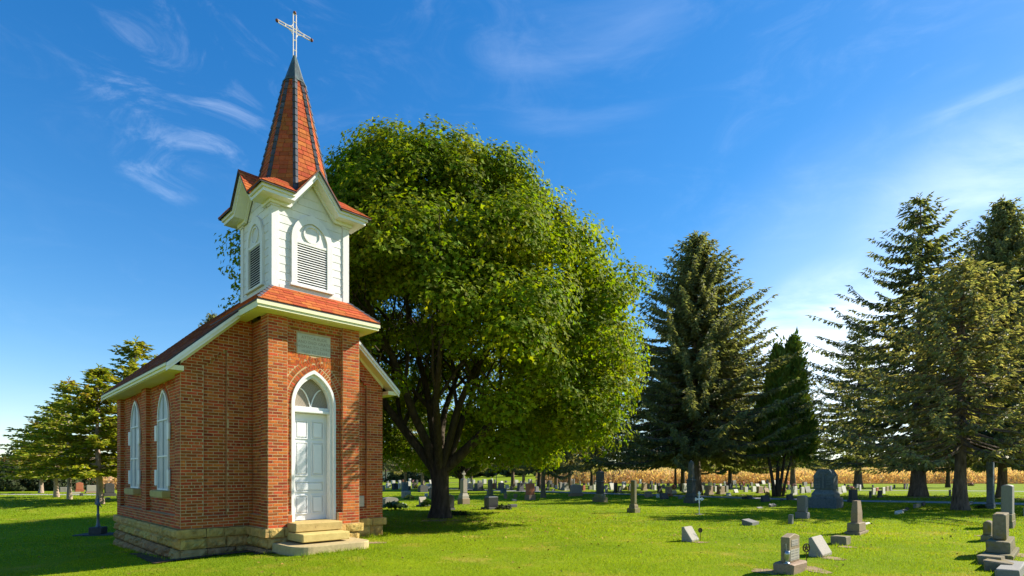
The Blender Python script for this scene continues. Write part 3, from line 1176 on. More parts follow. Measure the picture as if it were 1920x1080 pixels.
mb = MB()
roof_slab(mb, EAVE_S, EAVE_Z, RIDGE, RZ, RY0, RY1, .035)
roof_slab(mb, W_N - EAVE_S, EAVE_Z, RIDGE + .001, RZ - .001, RY0, RY1, .035)
roof_o = mb.build('roof', M['drip_edge'], chapel)


def shingle_slab(p0, p1, p2, p3, n, t_low, t_high, tint=None):
    """p0,p1 the lower edge, p2,p3 the upper"""
    n = Vector(n)
    P = [Vector(p) for p in (p0, p1, p2, p3)]
    hi = [P[0] + n * t_low, P[1] + n * t_low, P[2] + n * t_high, P[3] + n * t_high]
    lo = [p - n * .004 for p in P]
    return ([tuple(p) for p in lo + hi], [(0, 3, 2, 1), (4, 5, 6, 7), (0, 1, 5, 4), (1, 2, 6, 5), (2, 3, 7, 6), (3, 0, 4, 7)])


SHINGLES = []       # (verts, faces, centre, normal, area, owner)


def add_shingle(owner, p0, p1, p2, p3, n, t_low=.010, t_high=.003):
    v, f = shingle_slab(p0, p1, p2, p3, n, t_low, t_high)
    c = (Vector(p0) + Vector(p1) + Vector(p2) + Vector(p3)) / 4
    ar = (Vector(p1) - Vector(p0)).length * (Vector(p3) - Vector(p0)).length
    SHINGLES.append((v, f, c, n, ar, owner))


def shingle_plane(owner, base, du, dv, wid, length, n, lo=None, hi=None, expo=.105, tab=.25, t_low=.010):
    """courses of tabs: base corner, du along the eave, dv up the slope; lo/hi(y) bound the course"""
    base, du, dv = Vector(base), Vector(du), Vector(dv)
    nc = max(1, int(round(length / expo)))
    ex = length / nc
    for r in range(nc):
        a0, a1 = r * ex, (r + 1) * ex
        l0, h0 = (lo(a0) if lo else 0), (hi(a0) if hi else wid)
        l1, h1 = (lo(a1) if lo else 0), (hi(a1) if hi else wid)
        x = l0 - random.random() * tab
        while x < h0:
            w = tab * random.uniform(.75, 1.2)
            b0, b1 = max(x, l0), min(x + w, h0)
            x += w
            if b1 - b0 < .02:
                continue
            t0, t1 = min(max(b0, l1), h1), max(min(b1, h1), l1)
            g_ = .004
            add_shingle(owner, base + du * (b0 + g_) + dv * (a0 - .008), base + du * (b1 - g_) + dv * (a0 - .008),
                        base + du * max(t1 - g_, t0 + .001) + dv * a1, base + du * t0 + dv * a1, n, t_low + random.uniform(-.002, .003))


sl = math.hypot(1, PITCH)
slope_len = (RIDGE - EAVE_S) * sl
shingle_plane('roof', (EAVE_S, RY1, EAVE_Z), (0, -1, 0), (1 / sl, 0, PITCH / sl), RY1 - RY0, slope_len, (-PITCH / sl, 0, 1 / sl), expo=.115, tab=.27)
shingle_plane('roof', (W_N - EAVE_S, RY0, EAVE_Z), (0, 1, 0), (-1 / sl, 0, PITCH / sl), RY1 - RY0, slope_len, (PITCH / sl, 0, 1 / sl), expo=.115, tab=.27)

# eaves and rake boards of the nave
for sg in (0, 1):
    b = MB()
    X = (lambda s: s) if sg == 0 else (lambda s: W_N - s)

    def bx(s0, s1, y0, y1, z0, z1):
        a, c_ = sorted((X(s0), X(s1)))
        b.box(a, c_, y0, y1, z0, z1)
    bx(EAVE_S + .02, EAVE_S + .05, RY0 + .03, RY1 - .03, EAVE_Z - .125, EAVE_Z - .012)
    bx(EAVE_S - .005, EAVE_S + .02, RY0 + .03, RY1 - .03, EAVE_Z - .075, EAVE_Z - .03)
    bx(EAVE_S + .05, .09, .004, L_N - .004, EAVE_Z - .135, EAVE_Z - .105)
    bx(EAVE_S + .05, -.002, RY0 + .036, .003, EAVE_Z - .134, EAVE_Z - .05)
    b.build('fascia', M['cream_trim'], chapel)
    for end in (0, 1):
        y_a, y_b = (RY0, RY0 + .035) if end == 0 else (RY1 - .035, RY1)
        b = MB()

        def rake(dz0, dz1, ya, yb, s0=EAVE_S, s1=RIDGE):
            pl = [(X(s0), EAVE_Z + dz0 + PITCH * (s0 - EAVE_S)), (X(s1), EAVE_Z + dz0 + PITCH * (s1 - EAVE_S)),
                  (X(s1), EAVE_Z + dz1 + PITCH * (s1 - EAVE_S)), (X(s0), EAVE_Z + dz1 + PITCH * (s0 - EAVE_S))]
            if sg:
                pl = pl[::-1]
            b.prism(pl, ya, yb)
        rake(-.105, -.037, y_a - .022 if end == 0 else y_a + .02, y_a + .005 if end == 0 else y_b + .022)
        rake(-.17, -.106, y_a + .006, y_b)
        b.build('rake_board', M['white_paint'], chapel)
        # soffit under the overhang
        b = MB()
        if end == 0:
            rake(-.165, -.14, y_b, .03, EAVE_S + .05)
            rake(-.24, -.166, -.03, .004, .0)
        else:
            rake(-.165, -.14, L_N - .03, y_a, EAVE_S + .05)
        b.build('rake_soffit', M['cream_trim'], chapel)

# ---- tower skirt roof
SK_O, SK_Z0, SK_Z1 = .30, 4.50, 4.925
BC = Vector((SC, .04, 0))              # belfry axis
BH = .76                               # half width of the belfry
E0s, E1s, E0t = TS0 - SK_O, TS1 + SK_O, TF - SK_O
b0s, b1s, b0t = SC - BH, SC + BH, BC.y - BH
mb = MB()
E1t, b1t = 1.30, BC.y + BH
v = [(E0s, E0t, SK_Z0), (E1s, E0t, SK_Z0), (b1s + .02, b0t - .02, SK_Z1), (b0s - .02, b0t - .02, SK_Z1), (E0s, E1t, SK_Z0), (E1s, E1t, SK_Z0), (b1s + .02, b1t, SK_Z1), (b0s - .02, b1t, SK_Z1)]
lowv = [(x, y, z - .035) for x, y, z in v]
f_ = [(0, 1, 2, 3), (0, 3, 7, 4), (1, 5, 6, 2), (4, 7, 6, 5), (2, 6, 7, 3)]
mb.add(v + lowv, f_ + [(0, 8, 9, 1), (0, 4, 12, 8), (1, 9, 13, 5), (4, 5, 13, 12), (8, 12, 13, 9)])
skirt_o = mb.build('skirt_roof', M['drip_edge'], chapel)


def plane_sh(owner, e0, e1, t0, t1, expo, tab):
    """shingle a trapezoid e0-e1 (eave) to t0-t1 (top)"""
    e0, e1, t0, t1 = map(Vector, (e0, e1, t0, t1))
    du = (e1 - e0).normalized()
    up = (t0 - e0) - du * (t0 - e0).dot(du)
    dv = up.normalized()
    n = du.cross(dv)
    ln = up.length
    lo0, lo1 = 0.0, (t0 - e0).dot(du)
    hi0, hi1 = (e1 - e0).length, (t1 - e0).dot(du)
    shingle_plane(owner, e0, du, dv, hi0, ln, n, lambda a: lo0 + (lo1 - lo0) * a / ln, lambda a: hi0 + (hi1 - hi0) * a / ln, expo, tab)


plane_sh('skirt_roof', v[0], v[1], v[3], v[2], .105, .24)
plane_sh('skirt_roof', v[4], v[0], v[7], v[3], .105, .24)
plane_sh('skirt_roof', v[1], v[5], v[2], v[6], .105, .24)


def hip_caps(parent, p, q, count, wd, nrm_a, nrm_b, name='hip_cap'):
    """folded metal caps along a hip from p (low) to q (high); nrm_a / nrm_b the directions down either roof side"""
    p, q = Vector(p), Vector(q)
    for i in range(count):
        a = p.lerp(q, i / count)
        b = p.lerp(q, (i + 1.08) / count) if i < count - 1 else q
        up = ((q - p).cross(Vector(nrm_b) - Vector(nrm_a))).normalized()
        if up.z < 0 and abs(up.z) > .05:
            up = -up
        lift0, lift1 = .030, .014
        A_, B_ = Vector(nrm_a) * wd, Vector(nrm_b) * wd
        vs = [a + A_ + up * (lift0 - .012), a + up * lift0, a + B_ + up * (lift0 - .012),
              b + A_ + up * (lift1 - .012), b + up * lift1, b + B_ + up * (lift1 - .012)]
        vs += [w_ - up * .012 for w_ in vs]
        fs = [(0, 1, 4, 3), (1, 2, 5, 4), (6, 9, 10, 7), (7, 10, 11, 8), (0, 6, 7, 1), (1, 7, 8, 2), (3, 4, 10, 9), (4, 5, 11, 10), (0, 3, 9, 6), (2, 8, 11, 5)]
        MB().add(vs, fs, random.random()).build(name, M['hip_metal'], parent)


hip_caps(skirt_o, v[0], v[3], 6, .05, Vector((.0, 1, -.0)).normalized() * 1, Vector((1, 0, 0)))
hip_caps(skirt_o, v[1], v[2], 6, .05, Vector((-1, 0, 0)), Vector((0, 1, 0)))
# eaves of the tower
b = MB()
for y0, y1, s0, s1 in ((E0t + .015, E0t + .05, E0s + .015, E1s - .015),):
    b.box(s0, s1, y0, y1, SK_Z0 - .15, SK_Z0 - .037)
b.box(E0s + .015, E0s + .05, E0t + .051, .35, SK_Z0 - .15, SK_Z0 - .037)
b.box(E1s - .05, E1s - .015, E0t + .051, .35, SK_Z0 - .15, SK_Z0 - .037)
b.box(E0s - .006, E1s + .006, E0t - .006, E0t + .014, SK_Z0 - .10, SK_Z0 - .038)
b.build('fascia', M['cream_trim'], chapel)
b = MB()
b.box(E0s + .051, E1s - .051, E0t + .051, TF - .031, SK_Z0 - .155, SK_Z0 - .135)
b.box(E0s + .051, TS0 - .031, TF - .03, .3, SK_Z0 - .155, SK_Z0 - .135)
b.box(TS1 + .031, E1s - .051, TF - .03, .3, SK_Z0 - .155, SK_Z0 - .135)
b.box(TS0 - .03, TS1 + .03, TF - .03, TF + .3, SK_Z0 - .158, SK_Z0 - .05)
b.build('soffit', M['cream_trim'], chapel)

# ---- belfry (local to its own axis)
BZA, BZB = 4.90, 6.53
GH, GZ = .45, 7.10
b = MB()
for k in range(4):
    Rm = Matrix.Rotation(R(90) * k, 3, 'Z')
    poly = [(-BH, BZA - .1), (BH, BZA - .1), (BH, BZB), (GH + .02, BZB), (0, GZ), (-GH - .02, BZB), (-BH, BZB)]
    vs = [Rm @ Vector((x, -BH if i == 0 else -BH + .04, z)) for i in (0, 1) for x, z in ([(x * (1 if i == 0 else .947), z) for x, z in poly])]
    n = len(poly)
    b.add(vs, [tuple(range(n))] + [(2, 3, 9, 10 - 1)][:0] + [tuple(reversed(range(n, 2 * n)))])
belfry = b.build('belfry', M['old_paint'], chapel, (BC.x, BC.y, 0))
LV_HW, LV_OUT, LV_Z0, LV_ZS = .285, .415, 5.06, 5.93
rows = []
z = BZA + .02
while z < 7.0:
    rows.append(z)
    z += .154
board_cache = []
for z in rows:
    zm = z + .075
    if zm < BZB - .04:
        spans = [(-BH + .115, BH - .115)]
    else:
        hw_ = (GZ - .06 - zm) / (GZ - BZB) * GH
        spans = [(-hw_, hw_)] if hw_ > .06 else []
    wl_ = lancet_w(zm, LV_OUT, LV_ZS, .52) if zm > LV_Z0 - .05 else 0
    out = []
    for a, c_ in spans:
        if wl_ > 0:
            if -wl_ - a > .03:
                out.append((a, -wl_ + .012))
            if c_ - wl_ > .03:
                out.append((wl_ - .012, c_))
        else:
            out.append((a, c_))
    for a, c_ in out:
        vs = [(a, -BH - .010, z), (c_, -BH - .010, z), (c_, -BH - .004, z + .15), (a, -BH - .004, z + .15),
              (a, -BH + .005, z), (c_, -BH + .005, z), (c_, -BH + .005, z + .15), (a, -BH + .005, z + .15)]
        me = MB().add(vs, [(0, 1, 2, 3), (0, 4, 5, 1), (3, 2, 6, 7), (0, 3, 7, 4), (1, 5, 6, 2)], random.random()).mesh('siding_board', M['old_paint'])
        board_cache.append(me)
for k in range(4):
    for me in board_cache:
        link('siding_board', me, belfry, None, (0, 0, R(-90) * k))
b = MB().cbox(-.0, .12, -.0, .12, 0, 1, .006)
for sx, sy in ((-1, -1), (1, -1), (1, 1), (-1, 1)):
    x0 = sx * (BH + .03)
    y0 = sy * (BH + .03)
    MB().cbox(min(x0, x0 - sx * .14), max(x0, x0 - sx * .14), min(y0, y0 - sy * .14), max(y0, y0 - sy * .14), BZA + .01, BZB - .11, .006).build('corner_board', M['old_paint'], belfry)
    c = MB()
    for e, z0, z1 in ((.015, BZB - .11, BZB - .075), (.03, BZB - .074, BZB - .03), (.05, BZB - .029, BZB + .0)):
        x0, y0 = sx * (BH + .03 + e), sy * (BH + .03 + e)
        c.box(min(x0, x0 - sx * (.14 + 2 * e)), max(x0, x0 - sx * (.14 + 2 * e)), min(y0, y0 - sy * (.14 + 2 * e)), max(y0, y0 - sy * (.14 + 2 * e)), z0, z1)
    c.build('capital', M['old_paint'], belfry)
# skirting board at the foot of each face
for k in range(4):
    o = MB().cbox(-BH + .115, BH - .115, -BH - .026, -BH + .004, BZA - .01, BZA + .10, .005).build('skirting_board', M['old_paint'], belfry)
    o.rotation_euler = (0, 0, R(-90) * k)
# louvred windows, one to a face
cas = MB()
ring(cas, lancet_pts(LV_OUT, LV_Z0, LV_ZS, .52), lancet_pts(LV_HW + .02, LV_Z0, LV_ZS, .36), -BH - .055, -BH + .01)
cas.box(-LV_HW - .02, LV_HW + .02, -BH - .045, -BH + .004, LV_ZS - .075, LV_ZS - .03)
cas.cbox(-LV_OUT - .03, LV_OUT + .03, -BH - .075, -BH + .01, LV_Z0 - .055, LV_Z0 - .002, .006)
tym = MB().prism([(x, z) for x, z in lancet_pts(LV_HW + .018, LV_ZS - .03, LV_ZS, .355)], -BH - .024, -BH + .006)
dsk = MB()
c_out = [(.175 * math.sin(a), 6.075 + .175 * math.cos(a)) for a in np.linspace(-math.pi, math.pi, 25)]
c_in = [(.145 * math.sin(a), 6.075 + .145 * math.cos(a)) for a in np.linspace(-math.pi, math.pi, 25)]
ring(dsk, c_out, c_in, -BH - .046, -BH - .02)
backp = MB().box(-LV_HW - .018, LV_HW + .018, -BH - .006, -BH + .004, LV_Z0, LV_ZS - .076)
NSL = 17
slat_me = []
for i in range(NSL):
    z0 = LV_Z0 + .006 + i * (LV_ZS - .08 - LV_Z0) / NSL
    sb = MB().add([(-LV_HW - .015, -BH - .044, z0), (LV_HW + .015, -BH - .044, z0), (LV_HW + .015, -BH - .010, z0 + .034), (-LV_HW - .015, -BH - .010, z0 + .034),
                   (-LV_HW - .015, -BH - .044, z0 + .009), (LV_HW + .015, -BH - .044, z0 + .009), (LV_HW + .015, -BH - .010, z0 + .043), (-LV_HW - .015, -BH - .010, z0 + .043)],
                  [(0, 3, 2, 1), (4, 5, 6, 7), (0, 1, 5, 4), (1, 2, 6, 5), (2, 3, 7, 6), (3, 0, 4, 7)])
    slat_me.append(sb.mesh('slat', M['old_paint']))
cas_me, tym_me, dsk_me, back_me = cas.mesh('casing', M['old_paint']), tym.mesh('tympanum', M['old_paint']), dsk.mesh('roundel', M['old_paint']), backp.mesh('backing', M['louver_dark'])
for k in range(4):
    lw = link('louvred_window', cas_me, chapel, (BC.x, BC.y, 0), (0, 0, R(-90) * k))
    link('tympanum', tym_me, lw)
    link('roundel', dsk_me, lw)
    link('backing', back_me, lw)
    for me in slat_me:
        link('slat', me, lw)

# cornice with a gablet on each face
CO = 1.06
EZ, APZ = 6.66, 7.24
pl = [(-CO, EZ), (-GH, EZ), (0, APZ), (GH, EZ), (CO, EZ)]


def cornice(mb_, dz0, dz1, yo, yi):
    n = len(pl)
    vs = []
    for y in (yo, yi):
        for dz in (dz0, dz1):
            for i, (x, z) in enumerate(pl):
                xx = x if 0 < i < n - 1 else math.copysign(abs(y), x)
                vs.append((xx, y, z + dz))
    fs = []
    for i in range(n - 1):
        a, b_, c_, d_ = i, n + i, 2 * n + i, 3 * n + i
        fs += [(a, a + 1, b_ + 1, b_), (c_, d_, d_ + 1, c_ + 1), (a, c_, c_ + 1, a + 1), (b_, b_ + 1, d_ + 1, d_)]
    mb_.add(vs, fs)


cm = MB()
cornice(cm, -.14, -.02, -CO + .03, -BH - .03)
cornice(cm, -.075, -.015, -CO - .005, -CO + .028)
cornice(cm, -.20, -.142, -BH - .075, -BH - .025)
cor_me = cm.mesh('cornice', M['white_paint'])
rm_ = MB()
CR = CO + .05
# thin dark roof over the horizontal returns and the gablets
pr_ = [(-CR, EZ), (-GH - .02, EZ)]
SPZ, SPR = 6.98, .70
for (xa, xb) in ((-CR, -GH), (GH, CR)):
    k_ = SPR / CR
    xa2, xb2 = (-SPR, -GH) if xa < 0 else (GH, SPR)
    q = [(xa, -CR, EZ), (xb, -CR, EZ), (xb2, -SPR, SPZ), (xa2, -SPR, SPZ)]
    rm_.add(q + [(x, y, z_ - .03) for x, y, z_ in q], [(0, 1, 2, 3), (7, 6, 5, 4), (0, 4, 5, 1)])
GHo = GH + .015
for sg in (-1, 1):
    q = [(sg * GHo, -CR, EZ - .012), (0, -CR, APZ + .012), (0, -.2, APZ + .012), (sg * GHo, -.2, EZ - .012)]
    rm_.add(q + [(x, y, z_ - .03) for x, y, z_ in q], [(0, 3, 2, 1) if sg < 0 else (0, 1, 2, 3), (4, 5, 6, 7), (0, 1, 5, 4), (2, 3, 7, 6)])
rf_me = rm_.mesh('gablet_roof', M['drip_edge'])
for k in range(4):
    link('cornice', cor_me, belfry, None, (0, 0, R(-90) * k))
gab = link('gablet_roof', rf_me, chapel, (BC.x, BC.y, 0))
for k in range(1, 4):
    link('gablet_roof', rf_me, chapel, (BC.x, BC.y, 0), (0, 0, R(-90) * k))
for k in range(4):
    Rm = Matrix.Rotation(R(-90) * k, 3, 'Z')

    def G(x, y, z_):
        q = Rm @ Vector((x, y, z_ + .002))
        return (BC.x + q.x, BC.y + q.y, q.z)
    plane_sh('gablet_roof', G(-CR, -CR, EZ), G(-GH, -CR, EZ), G(-SPR, -SPR, SPZ), G(-GH, -SPR, SPZ), .10, .2)
    plane_sh('gablet_roof', G(GH, -CR, EZ), G(CR, -CR, EZ), G(GH, -SPR, SPZ), G(SPR, -SPR, SPZ), .10, .2)
    plane_sh('gablet_roof', G(-GHo, -.25, EZ - .01), G(-GHo, -CR, EZ - .01), G(0, -.25, APZ + .012), G(0, -CR, APZ + .012), .10, .2)
    plane_sh('gablet_roof', G(GHo, -CR, EZ - .01), G(GHo, -.25, EZ - .01), G(0, -CR, APZ + .012), G(0, -.25, APZ + .012), .10, .2)

# ---- spire
SZ0, SZ1 = 6.88, 9.47
SR0, SR1 = .765, .188


def oct_pt(r, k, z_, ax=BC):
    a = R(22.5 + 45 * k - 90)
    return Vector((ax.x + r * math.cos(a), ax.y + r * math.sin(a), z_))


mb = MB()
vs = [oct_pt(SR0, k, SZ0) for k in range(8)] + [oct_pt(SR1, k, SZ1) for k in range(8)]
mb.add(vs, [(k, (k + 1) % 8, 8 + (k + 1) % 8, 8 + k) for k in range(8)] + [tuple(range(8, 16)), tuple(reversed(range(8)))])
spire = mb.build('spire', M['drip_edge'], chapel)
for k in range(8):
    plane_sh('spire', vs[k], vs[(k + 1) % 8], vs[8 + k], vs[8 + (k + 1) % 8], .098, .15)
    dA = (vs[(k + 1) % 8] - vs[k]).normalized()
    dB = (vs[(k - 1) % 8] - vs[k]).normalized()
    rad_ = (vs[k] - Vector((BC.x, BC.y, SZ0))).normalized()
    p, q = vs[k] + rad_ * .006, vs[8 + k] + rad_ * .006
    up = (rad_ + Vector((0, 0, .22))).normalized()
    NCAP = 17
    for i in range(NCAP):
        a = p.lerp(q, i / NCAP)
        c_ = p.lerp(q, min(1, (i + 1.06) / NCAP))
        wd0 = .052
        vv = [a + dA * wd0 + up * .018, a + up * .032, a + dB * wd0 + up * .018, c_ + dA * wd0 + up * .006, c_ + up * .016, c_ + dB * wd0 + up * .006]
        vv += [w_ - up * .016 for w_ in vv]
        fs = [(0, 1, 4, 3), (1, 2, 5, 4), (6, 9, 10, 7), (7, 10, 11, 8), (0, 6, 7, 1), (1, 7, 8, 2), (0, 3, 9, 6), (2, 8, 11, 5)]
        MB().add(vv, [tuple(reversed(t)) for t in fs], random.random()).build('hip_cap', M['hip_metal'], spire)
mb = MB()
prof = [(.235, 9.40), (.235, 9.43), (.205, 9.45), (.036, 9.99), (.0355, 10.0)]
vv, ff = [], []
for r, z_ in prof:
    vv += [oct_pt(r, k, z_) for k in range(8)]
for i in range(len(prof) - 1):
    for k in range(8):
        ff.append((i * 8 + k, i * 8 + (k + 1) % 8, i * 8 + 8 + (k + 1) % 8, i * 8 + 8 + k))
ff += [tuple(reversed(range(8))), tuple((len(prof) - 1) * 8 + k for k in range(8))]
mb.add(vv, ff).build('spire_cap', M['copper'], chapel)
# cross
cz, ct = 10.53, 10.865
b = MB()
cx, cy = BC.x, BC.y
gp, tr = .032, .0115
for sg in (-1, 1):
    b.tube([(cx + sg * gp, cy, 9.95), (cx + sg * gp, cy, ct)], tr, 6)
    b.tube([(cx - .335, cy, cz + sg * gp * .85), (cx + .335, cy, cz + sg * gp * .85)], tr, 6)
for z_ in (10.12, 10.33, 10.70, ct):
    b.tube([(cx - gp, cy, z_), (cx + gp, cy, z_)], tr, 6)
for x in (-.335, -.19, .19, .335):
    b.tube([(cx + x, cy, cz - gp * .85), (cx + x, cy, cz + gp * .85)], tr, 6)
for sx in (-1, 1):
    for sz in (-1, 1):
        b.tube([(cx + sx * .13, cy, cz + sz * gp), (cx + sx * .065, cy, cz + sz * .055), (cx + sx * gp, cy, cz + sz * .125)], tr * .8, 6)
cross_o = b.build('cross', M['cross_metal'], chapel)
for p in ((cx, cy, ct + .028), (cx - .362, cy, cz), (cx + .362, cy, cz)):
    pr = [(max(.002, .034 * math.sin(math.pi * i / 8)), p[2] - .034 * math.cos(math.pi * i / 8)) for i in range(9)]
    MB().lathe(pr, 10, p[0], p[1]).build('ball', M['rust'], cross_o, smooth=True)

# hand the shingles out: the 300 that show largest as parts, the rest joined
ownr = {'roof': roof_o, 'skirt_roof': skirt_o, 'gablet_roof': gab, 'spire': spire}
order = sorted(range(len(SHINGLES)), key=lambda i: -shown(SHINGLES[i][2], SHINGLES[i][3], SHINGLES[i][4]))
tops = set(order[:300])
restS = {k: MB() for k in ownr}
for i, (v_, f__, c, n, ar, ow) in enumerate(SHINGLES):
    off = Vector((BC.x, BC.y, 0)) if ow == 'gablet_roof' else Vector((0, 0, 0))
    vv = [tuple(Vector(p) - off) for p in v_]
    if i in tops:
        MB().add(vv, f__, random.random()).build('shingle', M['roof_shingle'] if ow == 'roof' else M['shingle'], ownr[ow])
    else:
        restS[ow].add(vv, f__, random.random())
for ow, mbx in restS.items():
    if mbx.v:
        o = mbx.build('shingle_courses', M['roof_shingle'] if ow == 'roof' else M['shingle'], ownr[ow])
        o['kind'] = 'stuff'


def to_chapel(x, y):
    d = Vector((x - A0.x, y - A0.y)) / CK
    k = math.sqrt(.5)
    return (d.x + d.y) * k, (-d.x + d.y) * k


def from_chapel(s, t):
    k = math.sqrt(.5) * CK
    return A0.x + (s - t) * k, A0.y + (s + t) * k


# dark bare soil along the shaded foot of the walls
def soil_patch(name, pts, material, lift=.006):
    P = [from_chapel(s, t) for s, t in pts]
    n = len(P)
    cxm, cym = sum(p[0] for p in P) / n, sum(p[1] for p in P) / n
    b_ = MB()
    vs = []
    for i in range(n):
        p, q = P[i], P[(i + 1) % n]
        for k in range(5):
            f = k / 5
            vs.append((p[0] + (q[0] - p[0]) * f + random.uniform(-.06, .06), p[1] + (q[1] - p[1]) * f + random.uniform(-.06, .06)))
    m = len(vs)
    ringv = []
    for rr in (1.0, .66, .33):
        ringv += [(cxm + (x - cxm) * rr, cym + (y - cym) * rr) for x, y in vs]
    ringv.append((cxm, cym))
    V3 = [(x, y, ground_z(x, y) + lift) for x, y in ringv]
    fs = []
    for r_ in range(2):
        for i in range(m):
            j = (i + 1) % m
            fs.append((r_ * m + i, r_ * m + j, (r_ + 1) * m + j, (r_ + 1) * m + i))
    for i in range(m):
        fs.append((2 * m + i, 2 * m + (i + 1) % m, 3 * m))
    o_ = b_.add(V3, fs).build(name, material)
    return tag(o_, kind='structure')


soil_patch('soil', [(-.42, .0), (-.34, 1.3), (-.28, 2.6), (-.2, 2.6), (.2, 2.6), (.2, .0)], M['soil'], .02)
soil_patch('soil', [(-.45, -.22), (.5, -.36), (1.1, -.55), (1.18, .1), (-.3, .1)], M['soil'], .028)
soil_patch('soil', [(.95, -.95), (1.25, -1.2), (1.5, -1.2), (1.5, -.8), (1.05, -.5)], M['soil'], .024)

# ------------------------------------------------------------------ trees
def rot_to(dirs, roll):
    """two unit vectors across each direction"""
    d = dirs / np.linalg.norm(dirs, axis=1, keepdims=True)
    ref = np.where(np.abs(d[:, 2:3]) > .9, np.array([[1., 0, 0]]), np.array([[0, 0, 1.]]))
    a = np.cross(d, ref)
    a /= np.linalg.norm(a, axis=1, keepdims=True)
    b = np.cross(d, a)
    c, s = np.cos(roll)[:, None], np.sin(roll)[:, None]
    return d, a * c + b * s, b * c - a * s


def leaf_mesh(pos, nrm, size, r):
    """lobed leaves: six corners, four triangles, slightly cupped"""
    n = len(pos)
    d, a, b = rot_to(nrm, r.uniform(0, 6.283, n))
    sh = np.array([(0, -.45, 0), (.54, -.06, .10), (.20, .16, .05), (0, .64, -.06), (-.20, .16, .05), (-.54, -.06, .10)])
    s = size[:, None, None]
    V = pos[:, None, :] + s * (sh[None, :, 0:1] * a[:, None, :] + sh[None, :, 1:2] * b[:, None, :] + sh[None, :, 2:3] * d[:, None, :])
    Fb = np.array([(0, 1, 2), (0, 2, 3), (0, 3, 4), (0, 4, 5)])
    F = (np.arange(n) * 6)[:, None, None] + Fb[None]
    return V.reshape(-1, 3), F.reshape(-1, 3), 4


def twig_mesh(pos, dirs, length, width, r, droop=0.0):
    """needle sprays: two crossed slim diamonds each"""
    n = len(pos)
    d, a, b = rot_to(dirs, r.uniform(0, 3.14, n))
    L, W = length[:, None], width[:, None]
    tip = pos + d * L
    tip[:, 2] -= droop * length
    mid = pos + d * L * .42
    V = np.stack([pos, mid + a * W, tip, mid - a * W, mid + b * W, mid - b * W], 1)
    Fb = np.array([(0, 1, 2), (0, 2, 3), (0, 4, 2), (0, 2, 5)])
    F = (np.arange(n) * 6)[:, None, None] + Fb[None]
    return V.reshape(-1, 3), F.reshape(-1, 3), 4


def trunk_mb(H, r0, r1, flare=1.6, sides=10, lean=(0, 0), seed=0, base_drop=.3):
    rr = random.Random(seed)
    mbx = MB()
    pts, rad = [], []
    for i in range(15):
        f = i / 14
        z = -base_drop + (H + base_drop) * f ** 1.5
        pts.append((lean[0] * f + .05 * math.sin(f * 5 + seed), lean[1] * f + .05 * math.cos(f * 4 + seed), z))
        base = r0 + (r1 - r0) * max(0, z) / H
        rad.append(base * (1 + (flare - 1) * math.exp(-max(0, z) / (r0 * 2.2))))
    mbx.tube(pts, rad, sides, wob=.16)
    return mbx


